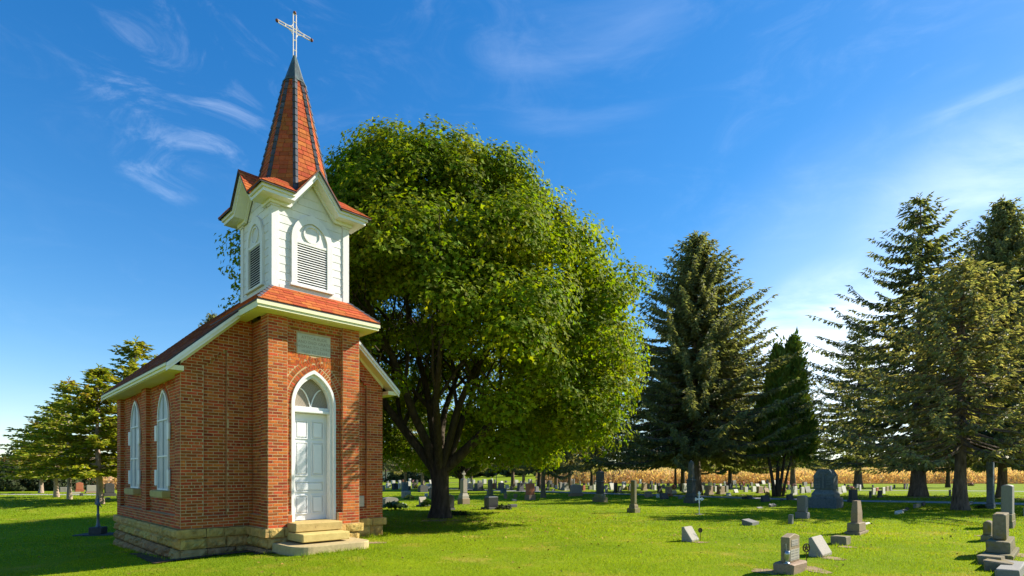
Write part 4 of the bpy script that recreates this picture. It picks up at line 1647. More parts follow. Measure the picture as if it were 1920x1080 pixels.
def conifer(seed, H, Rb, z0, leafmat, barkmat, style='spruce', whorl=.55, nbr=6, dens=1.0, r0=.28, power=.85, twig=.5, lean=(0, 0), bare=0.0):
    """meshes (trunk, boughs, needles) of one conifer standing at the origin"""
    r = np.random.default_rng(seed)
    rr = random.Random(seed)
    P, D, Ln, Wd, T = [], [], [], [], []
    wood = MB()
    z = z0
    while z < H - .25:
        f = (z - z0) / (H - z0)
        prof = (1 - f) ** power
        if f < .12:
            prof *= .72 + .28 * f / .12
        nb = max(3, int(round(nbr * (.6 + .4 * (1 - f)) + rr.uniform(-1, 1))))
        a0 = rr.uniform(0, 6.28)
        for k in range(nb):
            az = a0 + 6.283 * k / nb + rr.uniform(-.35, .35)
            Lb = max(.22, Rb * prof * rr.choice((.62, .8, .95, 1.0, 1.06, 1.16)) * rr.uniform(.86, 1.08))
            zb = z + rr.uniform(-.25, .25) * whorl * 1.4
            n = max(4, int(Lb / .17))
            fx = np.linspace(0, 1, n)
            if style == 'spruce':
                rise = (.30 * f - .30 * (1 - f)) * Lb
                zz = zb + rise * fx + .16 * Lb * (fx ** 3) + (-.10 * Lb) * np.sin(fx * 3.14)
            elif style == 'layer':
                rise = (.45 * f + .02) * Lb
                zz = zb + rise * fx - .05 * Lb * fx ** 2
            else:
                zz = zb + Lb * 1.1 * fx
            bend = rr.uniform(-.25, .25)
            aa = az + bend * fx
            cx = lean[0] * zb / H
            cy = lean[1] * zb / H
            bx_, by_ = cx + np.cos(aa) * Lb * fx, cy + np.sin(aa) * Lb * fx
            pts = np.stack([bx_, by_, zz], 1)
            if Lb > .8:
                q = pts[np.linspace(0, n - 1, 5).astype(int)]
                wr = .012 + .010 * Lb
                wood.tube([tuple(p) for p in q], [wr, wr * .8, wr * .6, wr * .4, wr * .15], 3, cap=False)
            st = .12 + bare * (1 - f)
            sel = fx > st
            if style == 'spruce':
                sel &= (r.random(n) > .06)
            pp = pts[sel]
            m = len(pp)
            if m == 0:
                continue
            fxx = fx[sel]
            out = np.stack([np.cos(aa[sel]), np.sin(aa[sel]), np.zeros(m)], 1)
            side = np.stack([-np.sin(aa[sel]), np.cos(aa[sel]), np.zeros(m)], 1)
            tb = rr.random()
            reps = max(1, int(round(3 * dens)))
            for s in (-1, 1):
                for q_ in range(reps):
                    jit = r.normal(0, .22, (m, 3))
                    if style == 'spruce':
                        dn = -r.uniform(.15, 1.0, m)[:, None] * np.array([[0, 0, 1.]])
                        dd = out * r.uniform(.3, 1.0, (m, 1)) + side * s * r.uniform(.25, 1.0, (m, 1)) + dn + jit
                    else:
                        dn = r.uniform(-.35, .45, m)[:, None] * np.array([[0, 0, 1.]])
                        dd = out * r.uniform(.5, 1.1, (m, 1)) + side * s * r.uniform(.4, 1.1, (m, 1)) + dn + jit * .5
                    off = r.normal(0, .05, (m, 3)) + out * r.uniform(-.1, .1, (m, 1))
                    lw = twig * (1 - .55 * fxx) * r.uniform(.55, 1.25, m)
                    P.append(pp + off)
                    D.append(dd)
                    Ln.append(lw)
                    Wd.append(lw * r.uniform(.10, .17, m) + .012)
                    T.append((tb * .35 + r.random(m) * .65) % 1.0)
            # the tip
            P.append(pts[-1:])
            D.append(out[-1:] + np.array([[0, 0, .25 if f > .4 else .0]]))
            Ln.append(np.array([twig * .8]))
            Wd.append(np.array([.045]))
            T.append(np.array([tb]))
        z += whorl * rr.uniform(.75, 1.2) * (1.0 - .45 * f)
    # leader
    nl = 14
    P.append(np.stack([np.full(nl, lean[0]), np.full(nl, lean[1]), np.linspace(H - .9, H, nl)], 1))
    a = r.uniform(0, 6.28, nl)
    D.append(np.stack([np.cos(a), np.sin(a), np.full(nl, 1.3)], 1))
    Ln.append(np.full(nl, .32))
    Wd.append(np.full(nl, .035))
    T.append(r.random(nl))
    P, D, Ln, Wd, T = np.concatenate(P), np.concatenate(D), np.concatenate(Ln), np.concatenate(Wd), np.concatenate(T)
    V, F, k = twig_mesh(P, D, Ln, Wd, r, .12)
    nd = tri_object('crown', V, F, M[leafmat], np.repeat(T, k), kind='stuff')
    tk = trunk_mb(H * .97, r0, .02, 1.45, 10, lean, seed).build('trunk', M[barkmat], smooth=True)
    bo = wood.build('boughs', M[barkmat])
    bo['kind'] = 'stuff'
    out = [nd.data, tk.data, bo.data]
    for o in (nd, tk, bo):
        bpy.data.objects.remove(o)
    return out


def plant_tree(name, label, cat, group, loc, meshes, scale=1.0, rz=0.0):
    sc = scale if hasattr(scale, '__len__') else (scale,) * 3
    t = thing(name, label, cat, loc, rz, group, sc)
    tk = link('trunk', meshes[1], t)
    bo = link('boughs', meshes[2], t)
    cr = link('crown', meshes[0], t)
    cr['kind'] = 'stuff'
    bo['kind'] = 'stuff'
    return t


SP = {
    'blue': (conifer(11, 22.3, 8.6, 3.9, 'spruce_blue', 'bark', nbr=12, whorl=.46, dens=1.3, twig=.52, r0=.30), 22.3),
    'darkA': (conifer(12, 22.0, 8.6, 4.2, 'spruce_dark', 'bark', nbr=7, whorl=.72, dens=1.0, twig=.52, r0=.40, power=.85), 22.0),
    'darkB': (conifer(13, 21.0, 7.4, 5.0, 'spruce_dark', 'bark_dark', nbr=7, whorl=.62, dens=1.0, twig=.52, r0=.32, power=.9), 21.0),
    'olive': (conifer(14, 11.9, 4.8, 2.9, 'spruce_olive', 'bark', nbr=9, whorl=.34, dens=1.0, twig=.34, r0=.20, power=.8, bare=.18), 11.9),
    'hang': (conifer(15, 18.0, 6.4, 3.9, 'spruce_olive', 'bark', nbr=6, whorl=.6, dens=1.0, twig=.7, r0=.30, power=.7), 18.0),
    'gold': (conifer(16, 8.0, 4.2, 1.8, 'pine_gold', 'bark_pale', style='layer', nbr=7, whorl=.42, dens=1.3, twig=.46, r0=.16, power=1.0), 8.0),
    'goldB': (conifer(17, 10.0, 4.6, 2.0, 'pine_gold', 'bark_pale', style='layer', nbr=6, whorl=.50, dens=1.3, twig=.48, r0=.17, power=.9), 10.0),
}

GS = 'spruces on the right of the cemetery'


def conif(u, v, key, H, label, group, name='spruce_tree', cat='tree', wide=1.0, rz=None):
    p = at(u, v)
    me, h0 = SP[key]
    k = H / h0
    return plant_tree(name, label, cat, group, p, me, (k * wide, k * wide, k), random.uniform(0, 6.28) if rz is None else rz)


conif(1306, 927, 'blue', 22.4, 'broad blue-green spruce standing behind the tall mossy obelisk', GS, wide=1.3)
conif(1281, 921, 'darkB', 16.5, 'dark spruce with thick sunlit bare trunk left of the obelisk', GS, wide=.9)
conif(1369, 914, 'blue', 19.5, 'spruce with sunlit right shoulder between obelisk and multi-stemmed cedar', GS, wide=1.05)
conif(1266, 911, 'darkB', 17, 'thin dark spruce trunk just left of the thick sunlit trunk', GS, wide=.7)
conif(1486, 909, 'darkA', 24, 'tall sparse spruce rising behind the multi-stemmed cedar', GS, wide=.85)
conif(1610, 914, 'darkA', 21.5, 'dark spruce with ragged boughs right of the grey cross monument', GS, wide=1.15)
conif(1724, 931, 'darkA', 22.9, 'tallest dark spruce, sky showing through its thin left boughs', GS, wide=1.18)
conif(1777, 914, 'darkB', 17, 'far spruce whose trunk stands between the two nearest right-hand trunks', GS, wide=.9)
conif(1803, 956, 'olive', 11.9, 'small olive-green spruce with slender trunk, nearest on the right', GS, wide=1.4)
conif(1880, 933, 'blue', 21.8, 'tall bluish spruce behind the tall grey shaft at the right edge', GS, wide=1.0)
conif(2080, 940, 'darkB', 19, 'spruce out at the right whose boughs shade the lawn', GS, wide=1.0)
conif(2290, 945, 'darkB', 19, 'farther spruce out at the right whose boughs shade the lawn', GS, wide=1.0)
conif(1985, 938, 'darkB', 15, 'spruce at the right edge reaching boughs into the picture', GS, wide=.9)

GB = 'spruces in the rows behind the maple'
rowB = [(723, 904, 15, 'darkB'), (742, 902, 16, 'hang'), (760, 914, 14, 'hang'), (792, 910, 16, 'hang'), (884, 905, 17, 'hang'), (961, 914, 16, 'hang'),
        (982, 908, 17, 'hang'), (1010, 916, 16, 'darkB'), (1019, 933, 11.5, 'hang'), (1042, 915, 15, 'hang'), (1068, 918, 15, 'hang'),
        (1109, 911, 17, 'darkB'), (1124, 922, 14, 'hang'), (1188, 906, 19, 'darkB')]
ordn = ['leftmost', 'second', 'third', 'fourth', 'fifth', 'sixth', 'seventh', 'eighth', 'ninth', 'tenth', 'eleventh', 'twelfth', 'thirteenth', 'last']
for i, (u, v, H, key) in enumerate(rowB):
    lab = {8: 'nearest sunlit slender spruce trunk, just right of the red granite stone',
           12: 'dark spruce trunk directly behind the dark gothic monument',
           13: 'leaning dark spruce trunk behind the round-topped mossy tablet'}.get(i)
    if lab is None:
        lab = '%s spruce trunk from the left in the rows behind the maple' % ordn[i]
    conif(u, v, key, H, lab, GB, wide=.85)

GL = 'conifers beside the far left lot'
for (u, v, key, H, w, lab) in ((185, 945, 'gold', 7.9, 1.0, 'golden-green conifer with pale trunk behind the iron pump'),
                               (129, 936, 'goldB', 8.2, .85, 'golden conifer left of the pump, bare thin leader on top'),
                               (105, 932, 'gold', 7.2, .95, 'golden conifer with leaning trunk, second from the left'),
                               (77, 924.5, 'gold', 6.5, 1.1, 'leftmost short golden conifer with spreading low boughs'),
                               (255, 940, 'goldB', 10.3, .95, 'tall green conifer rising over the left eave of the chapel'),
                               (398, 936, 'blue', 13.0, .7, 'conifer top showing over the chapel roof beside the tower')):
    conif(u, v, key, H, lab, GL, 'conifer_tree', wide=w * 1.12)


# multi-stemmed cedar with two dark columns of foliage
def cedar():
    p = at(1455, 931)
    t = thing('cedar_tree', 'multi-stemmed cedar with two dark green columns of foliage', 'tree', p, 0, None)
    for k, (bx_, tx, ty, r_) in enumerate(((-.12, -.75, .0, .12), (.1, .25, .1, .15), (.22, .95, .1, .12), (.5, 1.4, -.1, .09), (-.05, -.5, .3, .08))):
        pts = [(bx_, 0, -.2), (bx_ + (tx - bx_) * .2, ty * .3, 1.0), (bx_ + (tx - bx_) * .65, ty, 2.8), (tx, ty * 1.2, 5.0), (tx * .95, ty, 8.5)]
        MB().tube(pts, [r_ * 1.4, r_, r_ * .85, r_ * .6, r_ * .2], 8, wob=.15).build('trunk', M['bark_dark'], t, smooth=True)
    r = np.random.default_rng(5)
    P, D, L = [], [], []
    for cx, cy, z0, z1, rad in ((.15, 0, 3.3, 10.9, 1.15), (1.45, .2, 3.4, 11.7, 1.05), (-.7, .5, 3.0, 7.4, 1.15), (2.2, .2, 3.1, 6.6, .95)):
        nk = int(95 * (z1 - z0) / 8)
        fk = r.random(nk) ** .9
        ak = r.uniform(0, 6.283, nk)
        rk_ = rad * np.minimum(1, (1 - fk) ** .6 * 1.15) * (.6 + .4 * np.minimum(1, fk / .15)) * r.uniform(.35, 1.0, nk)
        ck = np.stack([cx + rk_ * np.cos(ak), cy + rk_ * np.sin(ak), z0 + (z1 - z0) * fk], 1)
        ik = r.integers(0, nk, int(8500 * rad / 1.1 * (z1 - z0) / 8))
        n = len(ik)
        a = ak[ik] + r.normal(0, .5, n)
        P.append(ck[ik] + r.normal(0, 1, (n, 3)) * np.array([.16, .16, .34]) * r.uniform(.5, 1.4, (nk, 1))[ik])
        D.append(np.stack([np.cos(a) * .5, np.sin(a) * .5, r.uniform(.3, 1.2, n)], 1) + r.normal(0, .2, (n, 3)))
        L.append(r.uniform(.25, .55, n))
    P, D, L = np.concatenate(P), np.concatenate(D), np.concatenate(L)
    V, F, k = twig_mesh(P, D, L, L * .16, r)
    tri_object('crown', V, F, M['cedar_green'], np.repeat(r.random(len(P)), k), t, 'stuff')


cedar()


# the big maple
mp = None


def maple_meshes(seed, n_leaf, H=13.9):
    rr = random.Random(seed)
    r = np.random.default_rng(seed)
    wood = MB()
    tr = MB()
    pts = [(0, 0, -.4), (0, 0, 0), (.0, 0, .45), (.01, 0, 1.2), (-.02, 0, 1.75), (-.03, .02, 2.1)]
    tr.tube(pts, [.60, .50, .36, .33, .37, .40], 16, wob=.10)
    prof_z = np.array([2.3, 2.9, 3.9, 5.4, 7.4, 9.2, 10.4, 11.4, 12.2, 12.9, 13.4, 13.8])
    prof_r = np.array([4.6, 6.2, 7.4, 8.0, 8.0, 7.4, 6.4, 5.4, 4.6, 3.9, 3.0, 1.8])

    def env(z):
        return np.interp(z, prof_z, prof_r)
    tips = []

    def limb(p, d, L, rad, depth):
        n = 6
        q = Vector(p)
        d = Vector(d).normalized()
        P_ = [q.copy()]
        for i in range(n):
            if (depth > 0 and q.z > 11.6) or (depth > 1 and math.hypot(q.x, q.y) > env(q.z) * .80):
                break
            d = (d + Vector((rr.uniform(-.16, .16), rr.uniform(-.16, .16), rr.uniform(-.06, .14)))).normalized()
            q = q + d * (L / n)
            P_.append(q.copy())
        if len(P_) < 3:
            return
        n = len(P_) - 1
        rads = [rad * (1 - .62 * i / n) for i in range(n + 1)]
        wood.tube(P_, rads, 9 if depth == 0 else 6 if depth == 1 else 4, cap=False, wob=.06)
        if depth < 3:
            for k in range(4 if depth < 2 else 3):
                i = rr.randint(min(2, n), n)
                ax = Vector((rr.uniform(-1, 1), rr.uniform(-1, 1), rr.uniform(-.2, .7))).normalized()
                nd = (d * .75 + ax * .8).normalized()
                limb(P_[i], nd, L * rr.uniform(.5, .68), rads[i] * .62, depth + 1)
        else:
            tips.append(P_[-1])
    for az, el, L, rad in ((180, 48, 6.2, .20), (215, 64, 6.8, .19), (352, 38, 5.6, .22), (25, 62, 6.6, .17), (90, 55, 6.2, .18), (270, 58, 6.2, .17), (140, 74, 7.4, .19), (310, 75, 7.2, .17)):
        a, e = R(az), R(el)
        limb((-.03 + .18 * math.cos(a), .18 * math.sin(a), 1.85), (math.cos(a) * math.cos(e), math.sin(a) * math.cos(e), math.sin(e)), L, rad, 0)
    # boughs: big rounded clumps of leaves set into the envelope with gaps between them
    def put(m, lo, hi):
        z = 2.5 + (H - 2.6) * r.random(m * 3) ** .95
        keep = r.random(m * 3) < (env(z) + 2.0) / 9.2
        z = z[keep][:m]
        a = r.uniform(0, 6.283, len(z))
        side = 1 + (-.10 + .20 * np.clip(1 - np.abs(z - 8.4) / 1.8, 0, 1)) * np.clip(np.cos(a - math.pi), 0, 1) - .20 * np.clip(np.cos(a - 1.5 * math.pi), 0, 1)
        lump = side + .05 * np.sin(3 * a + .9 * z) + .05 * np.sin(5 * a - 1.4 * z + 2)
        rd = env(z) * r.uniform(lo, hi, len(z)) * lump
        return np.stack([rd * np.cos(a) - np.clip(z - 7.5, 0, 9) * .08, rd * np.sin(a), z], 1), a, rd
    C, a, rd = put(470, .73, .95)
    crad = r.uniform(.55, 1.20, len(C))
    # a few leading boughs stand out of the outline
    pk = np.array([(-2.6, -.5, 13.9, 1.0), (-3.3, .4, 13.3, 1.2), (.6, -.4, 13.9, 1.1), (1.3, .3, 13.0, 1.2), (3.9, -.6, 11.6, 1.1), (5.6, -.4, 10.2, 1.1), (-5.6, .5, 11.6, 1.1), (2.6, -4.4, 9.0, 1.3), (3.4, -5.2, 6.8, 1.3), (5.6, -3.2, 6.2, 1.3)])
    C = np.concatenate([C, pk[:, :3]])
    a = np.concatenate([a, np.arctan2(pk[:, 1], pk[:, 0])])
    rd = np.concatenate([rd, np.hypot(pk[:, 0], pk[:, 1])])
    crad = np.concatenate([crad, pk[:, 3]])
    C2, a2, rd2 = put(130, .30, .72)
    C, a, rd, crad = np.concatenate([C, C2]), np.concatenate([a, a2]), np.concatenate([rd, rd2]), np.concatenate([crad, r.uniform(.6, 1.0, len(C2))])
    keep = ~((C[:, 2] < 4.3) & (rd < 4.0))
    keep &= ~((C[:, 0] > -4.9) & (C[:, 0] < 2.2) & (C[:, 1] < 3.5) & (C[:, 2] < 4.5 + .5 * np.sin(C[:, 0] * 2)))
    C, a, rd, crad = C[keep], a[keep], rd[keep], crad[keep]
    per = (n_leaf * crad ** 2 / np.sum(crad ** 2)).astype(int)
    idx = np.repeat(np.arange(len(C)), per)
    n = len(idx)
    dirn = r.normal(0, 1, (n, 3))
    dirn /= np.linalg.norm(dirn, axis=1, keepdims=True)
    ph = r.uniform(0, 6.28, (len(C), 3))[idx]
    bump = 1 + .11 * np.sin(dirn[:, 0] * 5 + ph[:, 0]) + .11 * np.sin(dirn[:, 1] * 5 + ph[:, 1]) + .10 * np.sin(dirn[:, 2] * 7 + ph[:, 2])
    shell = np.where(r.random(n) < .8, r.uniform(.70, 1.0, n), r.uniform(.2, .8, n))
    outw = np.stack([np.cos(a[idx]) * .7, np.sin(a[idx]) * .7, np.full(n, .5)], 1)
    pos = C[idx] + dirn * (crad[idx] * shell * bump)[:, None] * np.array([1.12, 1.12, .80])
    nrm = dirn * .9 + outw * .5 + r.normal(0, .42, (n, 3)) + np.array([0, 0, .35])
    size = r.uniform(.105, .175, n)
    # pruned clear of the chapel beside it
    wx, wy = pos[:, 0] + mp.x - A0.x, pos[:, 1] + mp.y - A0.y
    k_ = math.sqrt(.5) / CK
    ls, lt = (wx + wy) * k_, (wy - wx) * k_
    near = (ls > -.5) & (ls < 4.6) & (lt > -1.5) & (lt < 6.0) & (pos[:, 2] < 7.6)
    near |= np.hypot(ls - SC, lt - .04) < 1.6
    pos, nrm, size, idx = pos[~near], nrm[~near], size[~near], idx[~near]
    n = len(pos)
    V, F, k = leaf_mesh(pos, nrm, size, r)
    tint = np.repeat((r.random(len(C))[idx] * .45 + r.random(n) * .55) % 1.0, k)
    lf = tri_object('crown', V, F, M['maple_leaf'], tint, kind='stuff')
    tk = tr.build('trunk', M['bark_dark'], smooth=True)
    wo = wood.build('boughs', M['bark_dark'], smooth=True)
    out = [lf.data, tk.data, wo.data]
    for o in (lf, tk, wo):
        bpy.data.objects.remove(o)
    return out


mp = at(825, 971)
MAPLE = maple_meshes(6, 290000)
maple = plant_tree('maple_tree', 'great round-headed green maple standing beside the chapel', 'tree', None, mp, MAPLE, 1.0, 0.0)
p2 = at(864, 918)
plant_tree('maple_tree', 'small dark broadleaf tree with forked trunk behind the white stone cross', 'tree', None, p2, MAPLE, .62, 2.1)


def bush(name, label, cat, loc, rx, ry, h, n, mat_, leaf=.2, seed=0, group=None, top=1.0):
    r = np.random.default_rng(seed)
    d = r.normal(0, 1, (n, 3))
    d[:, 2] = np.abs(d[:, 2])
    d /= np.linalg.norm(d, axis=1, keepdims=True)
    rad = np.cbrt(r.uniform(.25, 1, n)) * (1 + .14 * np.sin(d[:, 0] * 7 + seed) + .14 * np.sin(d[:, 1] * 9 + d[:, 2] * 6))
    P = d * rad[:, None] * np.array([rx, ry, h])
    V, F, k = leaf_mesh(P, d + r.normal(0, .5, (n, 3)), r.uniform(.6, 1.3, n) * leaf, r)
    t = thing(name, label, cat, loc, 0, group)
    tri_object('foliage', V, F, M[mat_], np.repeat(r.random(n), k), t, 'stuff')
    MB().tube([(0, 0, -.2), (0, 0, h * .3), (rx * .1, 0, h * .6)], [max(.03, h * .03), max(.025, h * .025), .015], 6).build('stem', M['bark_dark'], t)
    return t


# ------------------------------------------------------------------ far things
def corn(name, x0, x1, ys, spacing, h, seed, lift=0.0):
    r = np.random.default_rng(seed)
    Vs, Ts, tot = [], [], 0
    tris = []
    for y, sp in ys:
        n = int((x1(y) - x0(y)) / sp)
        if n <= 0:
            continue
        x = r.uniform(x0(y), x1(y), n)
        yy = y + r.uniform(-.3, .3, n)
        g = np.array([ground_z(a, b) for a, b in zip(x, yy)])
        hh = h * r.uniform(.82, 1.12, n)
        wsc = max(1.0, sp / .3)
        base = np.stack([x, yy, g], 1)
        # stalk
        for k in range(7):
            if k == 0:
                a0 = base + np.array([-.02 * wsc, 0, -.05])
                b0 = base + np.array([.02 * wsc, 0, -.05])
                c0 = base + np.stack([r.normal(0, .08, n), r.normal(0, .05, n), hh], 1)
            else:
                z = hh * (.12 + .13 * k + r.uniform(-.06, .06, n))
                az = r.uniform(0, 6.283, n)
                ln = r.uniform(.3, .62, n)
                a0 = base + np.stack([np.zeros(n), np.zeros(n), z], 1)
                b0 = base + np.stack([np.cos(az) * ln * .45, np.sin(az) * ln * .45, z + r.uniform(.05, .25, n)], 1)
                b0 += np.array([0, 0, .0])
                c0 = base + np.stack([np.cos(az) * ln, np.sin(az) * ln, z - r.uniform(.1, .55, n)], 1)
                w = .055 * wsc
                a0 = a0 + np.stack([-np.sin(az) * w, np.cos(az) * w, np.full(n, -.03)], 1)
            tris.append(np.stack([a0, b0, c0], 1))
            Ts.append(r.random(n))
    V = np.concatenate(tris).reshape(-1, 3)
    V[:, 2] += lift
    F = np.arange(len(V)).reshape(-1, 3)
    return tri_object(name, V, F, M['corn'], np.concatenate(Ts), kind='stuff')


ysr = [(104 + i * .75, .34) for i in range(14)] + [(116 + i * 2.0, .8) for i in range(20)] + [(158 + i * 6, 1.6) for i in range(34)]
corn('corn', lambda y: .045 * y + (0 if y < 120 else .06 * (y - 120)), lambda y: 1.02 * y, ysr, .3, 2.5, 21)
MB().add([(4.6, 104.2, .03), (120, 104.2, .03), (122, 130, .03), (7, 130, .03)], [(0, 1, 2, 3)]).build('corn_field', M['corn_soil'])['kind'] = 'structure'
corn('corn', lambda y: -.83 * y, lambda y: -.55 * y, [(62 + i * .8, .3) for i in range(6)], .3, 1.5, 22)

# woods on the horizon
def woods(name, u0, u1, y, h, n, mat_, seed, leaf=1.1):
    r = np.random.default_rng(seed)
    xs0, xs1 = (u0 - 960) / F_PX * y, (u1 - 960) / F_PX * y
    nb_ = max(3, int((xs1 - xs0) / (h * .55)))
    cx = np.linspace(xs0, xs1, nb_) + r.uniform(-2, 2, nb_)
    ch = h * r.uniform(.65, 1.1, nb_)
    idx = r.integers(0, nb_, n)
    d = r.normal(0, 1, (n, 3))
    d /= np.linalg.norm(d, axis=1, keepdims=True)
    P = np.stack([cx[idx] + d[:, 0] * h * .42, y + r.uniform(-6, 6, n) + d[:, 1] * h * .3, ch[idx] * (.52 + .46 * d[:, 2])], 1)
    P[:, 2] += np.array([ground_z(a, b) for a, b in zip(P[:, 0], P[:, 1])])
    V, F, k = leaf_mesh(P, d + r.normal(0, .4, (n, 3)) + np.array([0, 0, .4]), r.uniform(.6, 1.3, n) * leaf, r)
    return tri_object(name, V, F, M[mat_], np.repeat(r.random(n), k), kind='stuff')


woods('woods', 1200, 2300, 430, 11, 16000, 'far_leaf', 31, 2.0)
woods('woods', 690, 1010, 205, 10, 14000, 'far_leaf', 32, 1.1)
woods('woods', -300, 260, 150, 7, 9000, 'hedge_leaf', 33, .8)

p = at(30, 921)
bush('round_tree', 'distant grey-green tree at the left edge of the picture', 'tree', Vector((-78, 92, -.3)), 6.5, 4, 7.6, 4200, 'far_leaf', .55, 41)
bush('autumn_tree', 'small orange-brown autumn tree below the distant grey-green tree', 'tree', Vector((-66, 76, -.3)), 4.2, 3, 4.4, 3000, 'autumn_leaf', .34, 42)
for k, (u, v, rx, h, m_, lab) in enumerate(((18, 921, 2.6, 2.9, 'hedge_leaf', 'dark shrub at the left end of the hedge row'),
                                            (58, 920, 2.4, 2.4, 'autumn_leaf', 'orange-leaved shrub in the hedge row behind the left conifers'),
                                            (96, 920, 2.8, 3.0, 'hedge_leaf', 'dark shrub behind the leaning left trunk'),
                                            (140, 918, 2.6, 2.8, 'hedge_leaf', 'dark shrub behind the red arched headstone'),
                                            (175, 916, 2.0, 2.4, 'hedge_leaf', 'dark shrub right of the red arched headstone'))):
    bush('shrub', lab, 'shrub', at(u, v), rx, 1.6, h, 2200, m_, .28, 50 + k, 'shrubs of the hedge row')
for k, (u, v, rx, h, lab) in enumerate(((752, 897, 4.2, 3.2, 'dark rounded bush behind the left headstones, left of another'),
                                        (772, 896, 4.6, 3.6, 'dark rounded bush beside the far spruce trunk'),
                                        (806, 896, 3.4, 3.0, 'dark rounded bush just left of the maple trunk'))):
    pp_ = Vector(((u - 960) / F_PX * 125, 125, 0))
    bush('bush', lab, 'bush', pp_, rx, 2.2, h, 1800, 'hedge_leaf', .4, 60 + k, 'dark bushes far behind the graves')


def house(name, label, x, y, w, d, h, rh, wall, roof, rz=0.0, win=2):
    t = thing(name, label, 'house', (x, y, ground_z(x, y)), rz)
    MB().box(-w / 2, w / 2, -d / 2, d / 2, -.5, h).build('wall', M[wall], t)
    b_ = MB()
    b_.add([(-w / 2 - .4, -d / 2 - .4, h - .1), (w / 2 + .4, -d / 2 - .4, h - .1), (w / 2 + .4, 0, h + rh), (-w / 2 - .4, 0, h + rh), (-w / 2 - .4, d / 2 + .4, h - .1), (w / 2 + .4, d / 2 + .4, h - .1)],
           [(0, 1, 2, 3), (3, 2, 5, 4), (0, 3, 4), (1, 5, 2)])
    b_.build('roof', M[roof], t)
    for i in range(win):
        xx = -w / 2 + w * (i + .5) / win
        wn_ = MB().box(xx - .5, xx + .5, -d / 2 - .06, -d / 2 + .02, h * .35, h * .78).build('window', M['white_paint'], t)
        MB().box(xx - .42, xx + .42, -d / 2 - .08, -d / 2 - .065, h * .39, h * .74).build('pane', M['glass_dark'], wn_)
    return t


house('house', 'pale house glimpsed beside the chapel corner under the spruces', -31.5, 140, 6, 6, 2.7, 1.6, 'house_wall', 'barn_roof', R(8))
house('house', 'light blue house beyond the dark bushes behind the headstones', -23.5, 150, 8, 5, 2.2, 1.4, 'house_blue', 'house_wall', R(4), 3)
house('farm_building', 'low brown-roofed farm building beyond the left headstones', -68, 92, 12, 8, 1.4, 1.6, 'house_wall', 'barn_roof', R(-14), 3)

# ------------------------------------------------------------------ gravestones
E1 = Vector((math.sqrt(.5), math.sqrt(.5), 0))
E2 = Vector((-math.sqrt(.5), math.sqrt(.5), 0))


def face_scale(P):
    k = P.x / P.y
    p = F_PX / P.y
    return p * (.7071 + .7071 * k), p * (.7071 - .7071 * k)


def shape_mb(kind, w, d, h, bev, rough):
    """solids standing on z = 0, centred; w along x (right-hand face), d along y (left-hand face)"""
    mbx = MB()
    t = random.random()
    hw, hd = w / 2, d / 2
    if kind == 'box':
        mbx.cbox(-hw, hw, -hd, hd, 0, h, bev, rough, t)
    elif kind in ('roundL', 'roundR', 'archL', 'archR', 'peakL', 'peakR', 'clipL', 'gothL'):
        ha = hd if kind.endswith('L') else hw
        if kind.startswith('round'):
            top = [(ha * math.cos(a), h - ha * .9 + ha * .9 * math.sin(a)) for a in np.linspace(0, math.pi, 13)]
        elif kind.startswith('arch'):
            rise = min(h * .28, ha * .5)
            top = [(ha * math.cos(a), h - rise + rise * math.sin(a)) for a in np.linspace(0, math.pi, 11)]
        elif kind.startswith('goth'):
            top = [(ha, h * .80), (ha * 1.18, h * .82), (ha * 1.18, h * .86), (ha * .55, h * .96), (ha * .45, h), (-ha * .45, h), (-ha * .55, h * .96), (-ha * 1.18, h * .86), (-ha * 1.18, h * .82), (-ha, h * .80)]
        elif kind.startswith('clip'):
            top = [(ha, h * .70), (ha * .58, h), (-ha * .58, h), (-ha, h * .70)]
        else:
            top = [(ha, h * .84), (0, h), (-ha, h * .84)]
        poly = [(-ha, 0), (ha, 0)] + top
        if kind.endswith('L'):
            mbx.prism(poly, -hw, hw, 'x', bev, t)
        else:
            mbx.prism(poly, -hd, hd, 'y', bev, t)
    elif kind == 'slant':
        poly = [(-hd, 0), (hd, 0), (hd, h * .96), (hd * .62, h), (hd * .45, h * .98), (-hd, h * .22)]
        mbx.prism(poly, -hw, hw, 'x', bev, t)
    elif kind == 'taper':
        a = .80
        v = []
        for z, s in ((0, 1), (h * .86, a), (h, .04)):
            v += [(-hw * s, -hd * s, z), (hw * s, -hd * s, z), (hw * s, hd * s, z), (-hw * s, hd * s, z)]
        f = [(3, 2, 1, 0), (8, 9, 10, 11)]
        for r_ in range(2):
            for i in range(4):
                j = (i + 1) % 4
                f.append((r_ * 4 + i, r_ * 4 + j, r_ * 4 + 4 + j, r_ * 4 + 4 + i))
        mbx.add(v, f, t)
    elif kind == 'cap':
        v = []
        for z, s in ((0, 1), (h * .45, 1), (h, .72)):
            v += [(-hw * s, -hd * s, z), (hw * s, -hd * s, z), (hw * s, hd * s, z), (-hw * s, hd * s, z)]
        f = [(3, 2, 1, 0), (8, 9, 10, 11)]
        for r_ in range(2):
            for i in range(4):
                j = (i + 1) % 4
                f.append((r_ * 4 + i, r_ * 4 + j, r_ * 4 + 4 + j, r_ * 4 + 4 + i))
        mbx.add(v, f, t)
    elif kind == 'bevel':
        poly = [(-hd, 0), (hd, 0), (hd, h), (-hd, h * .62)]
        mbx.prism(poly, -hw, hw, 'x', bev, t)
    return mbx


PAVED = []          # (x, y, radius) kept free of grass


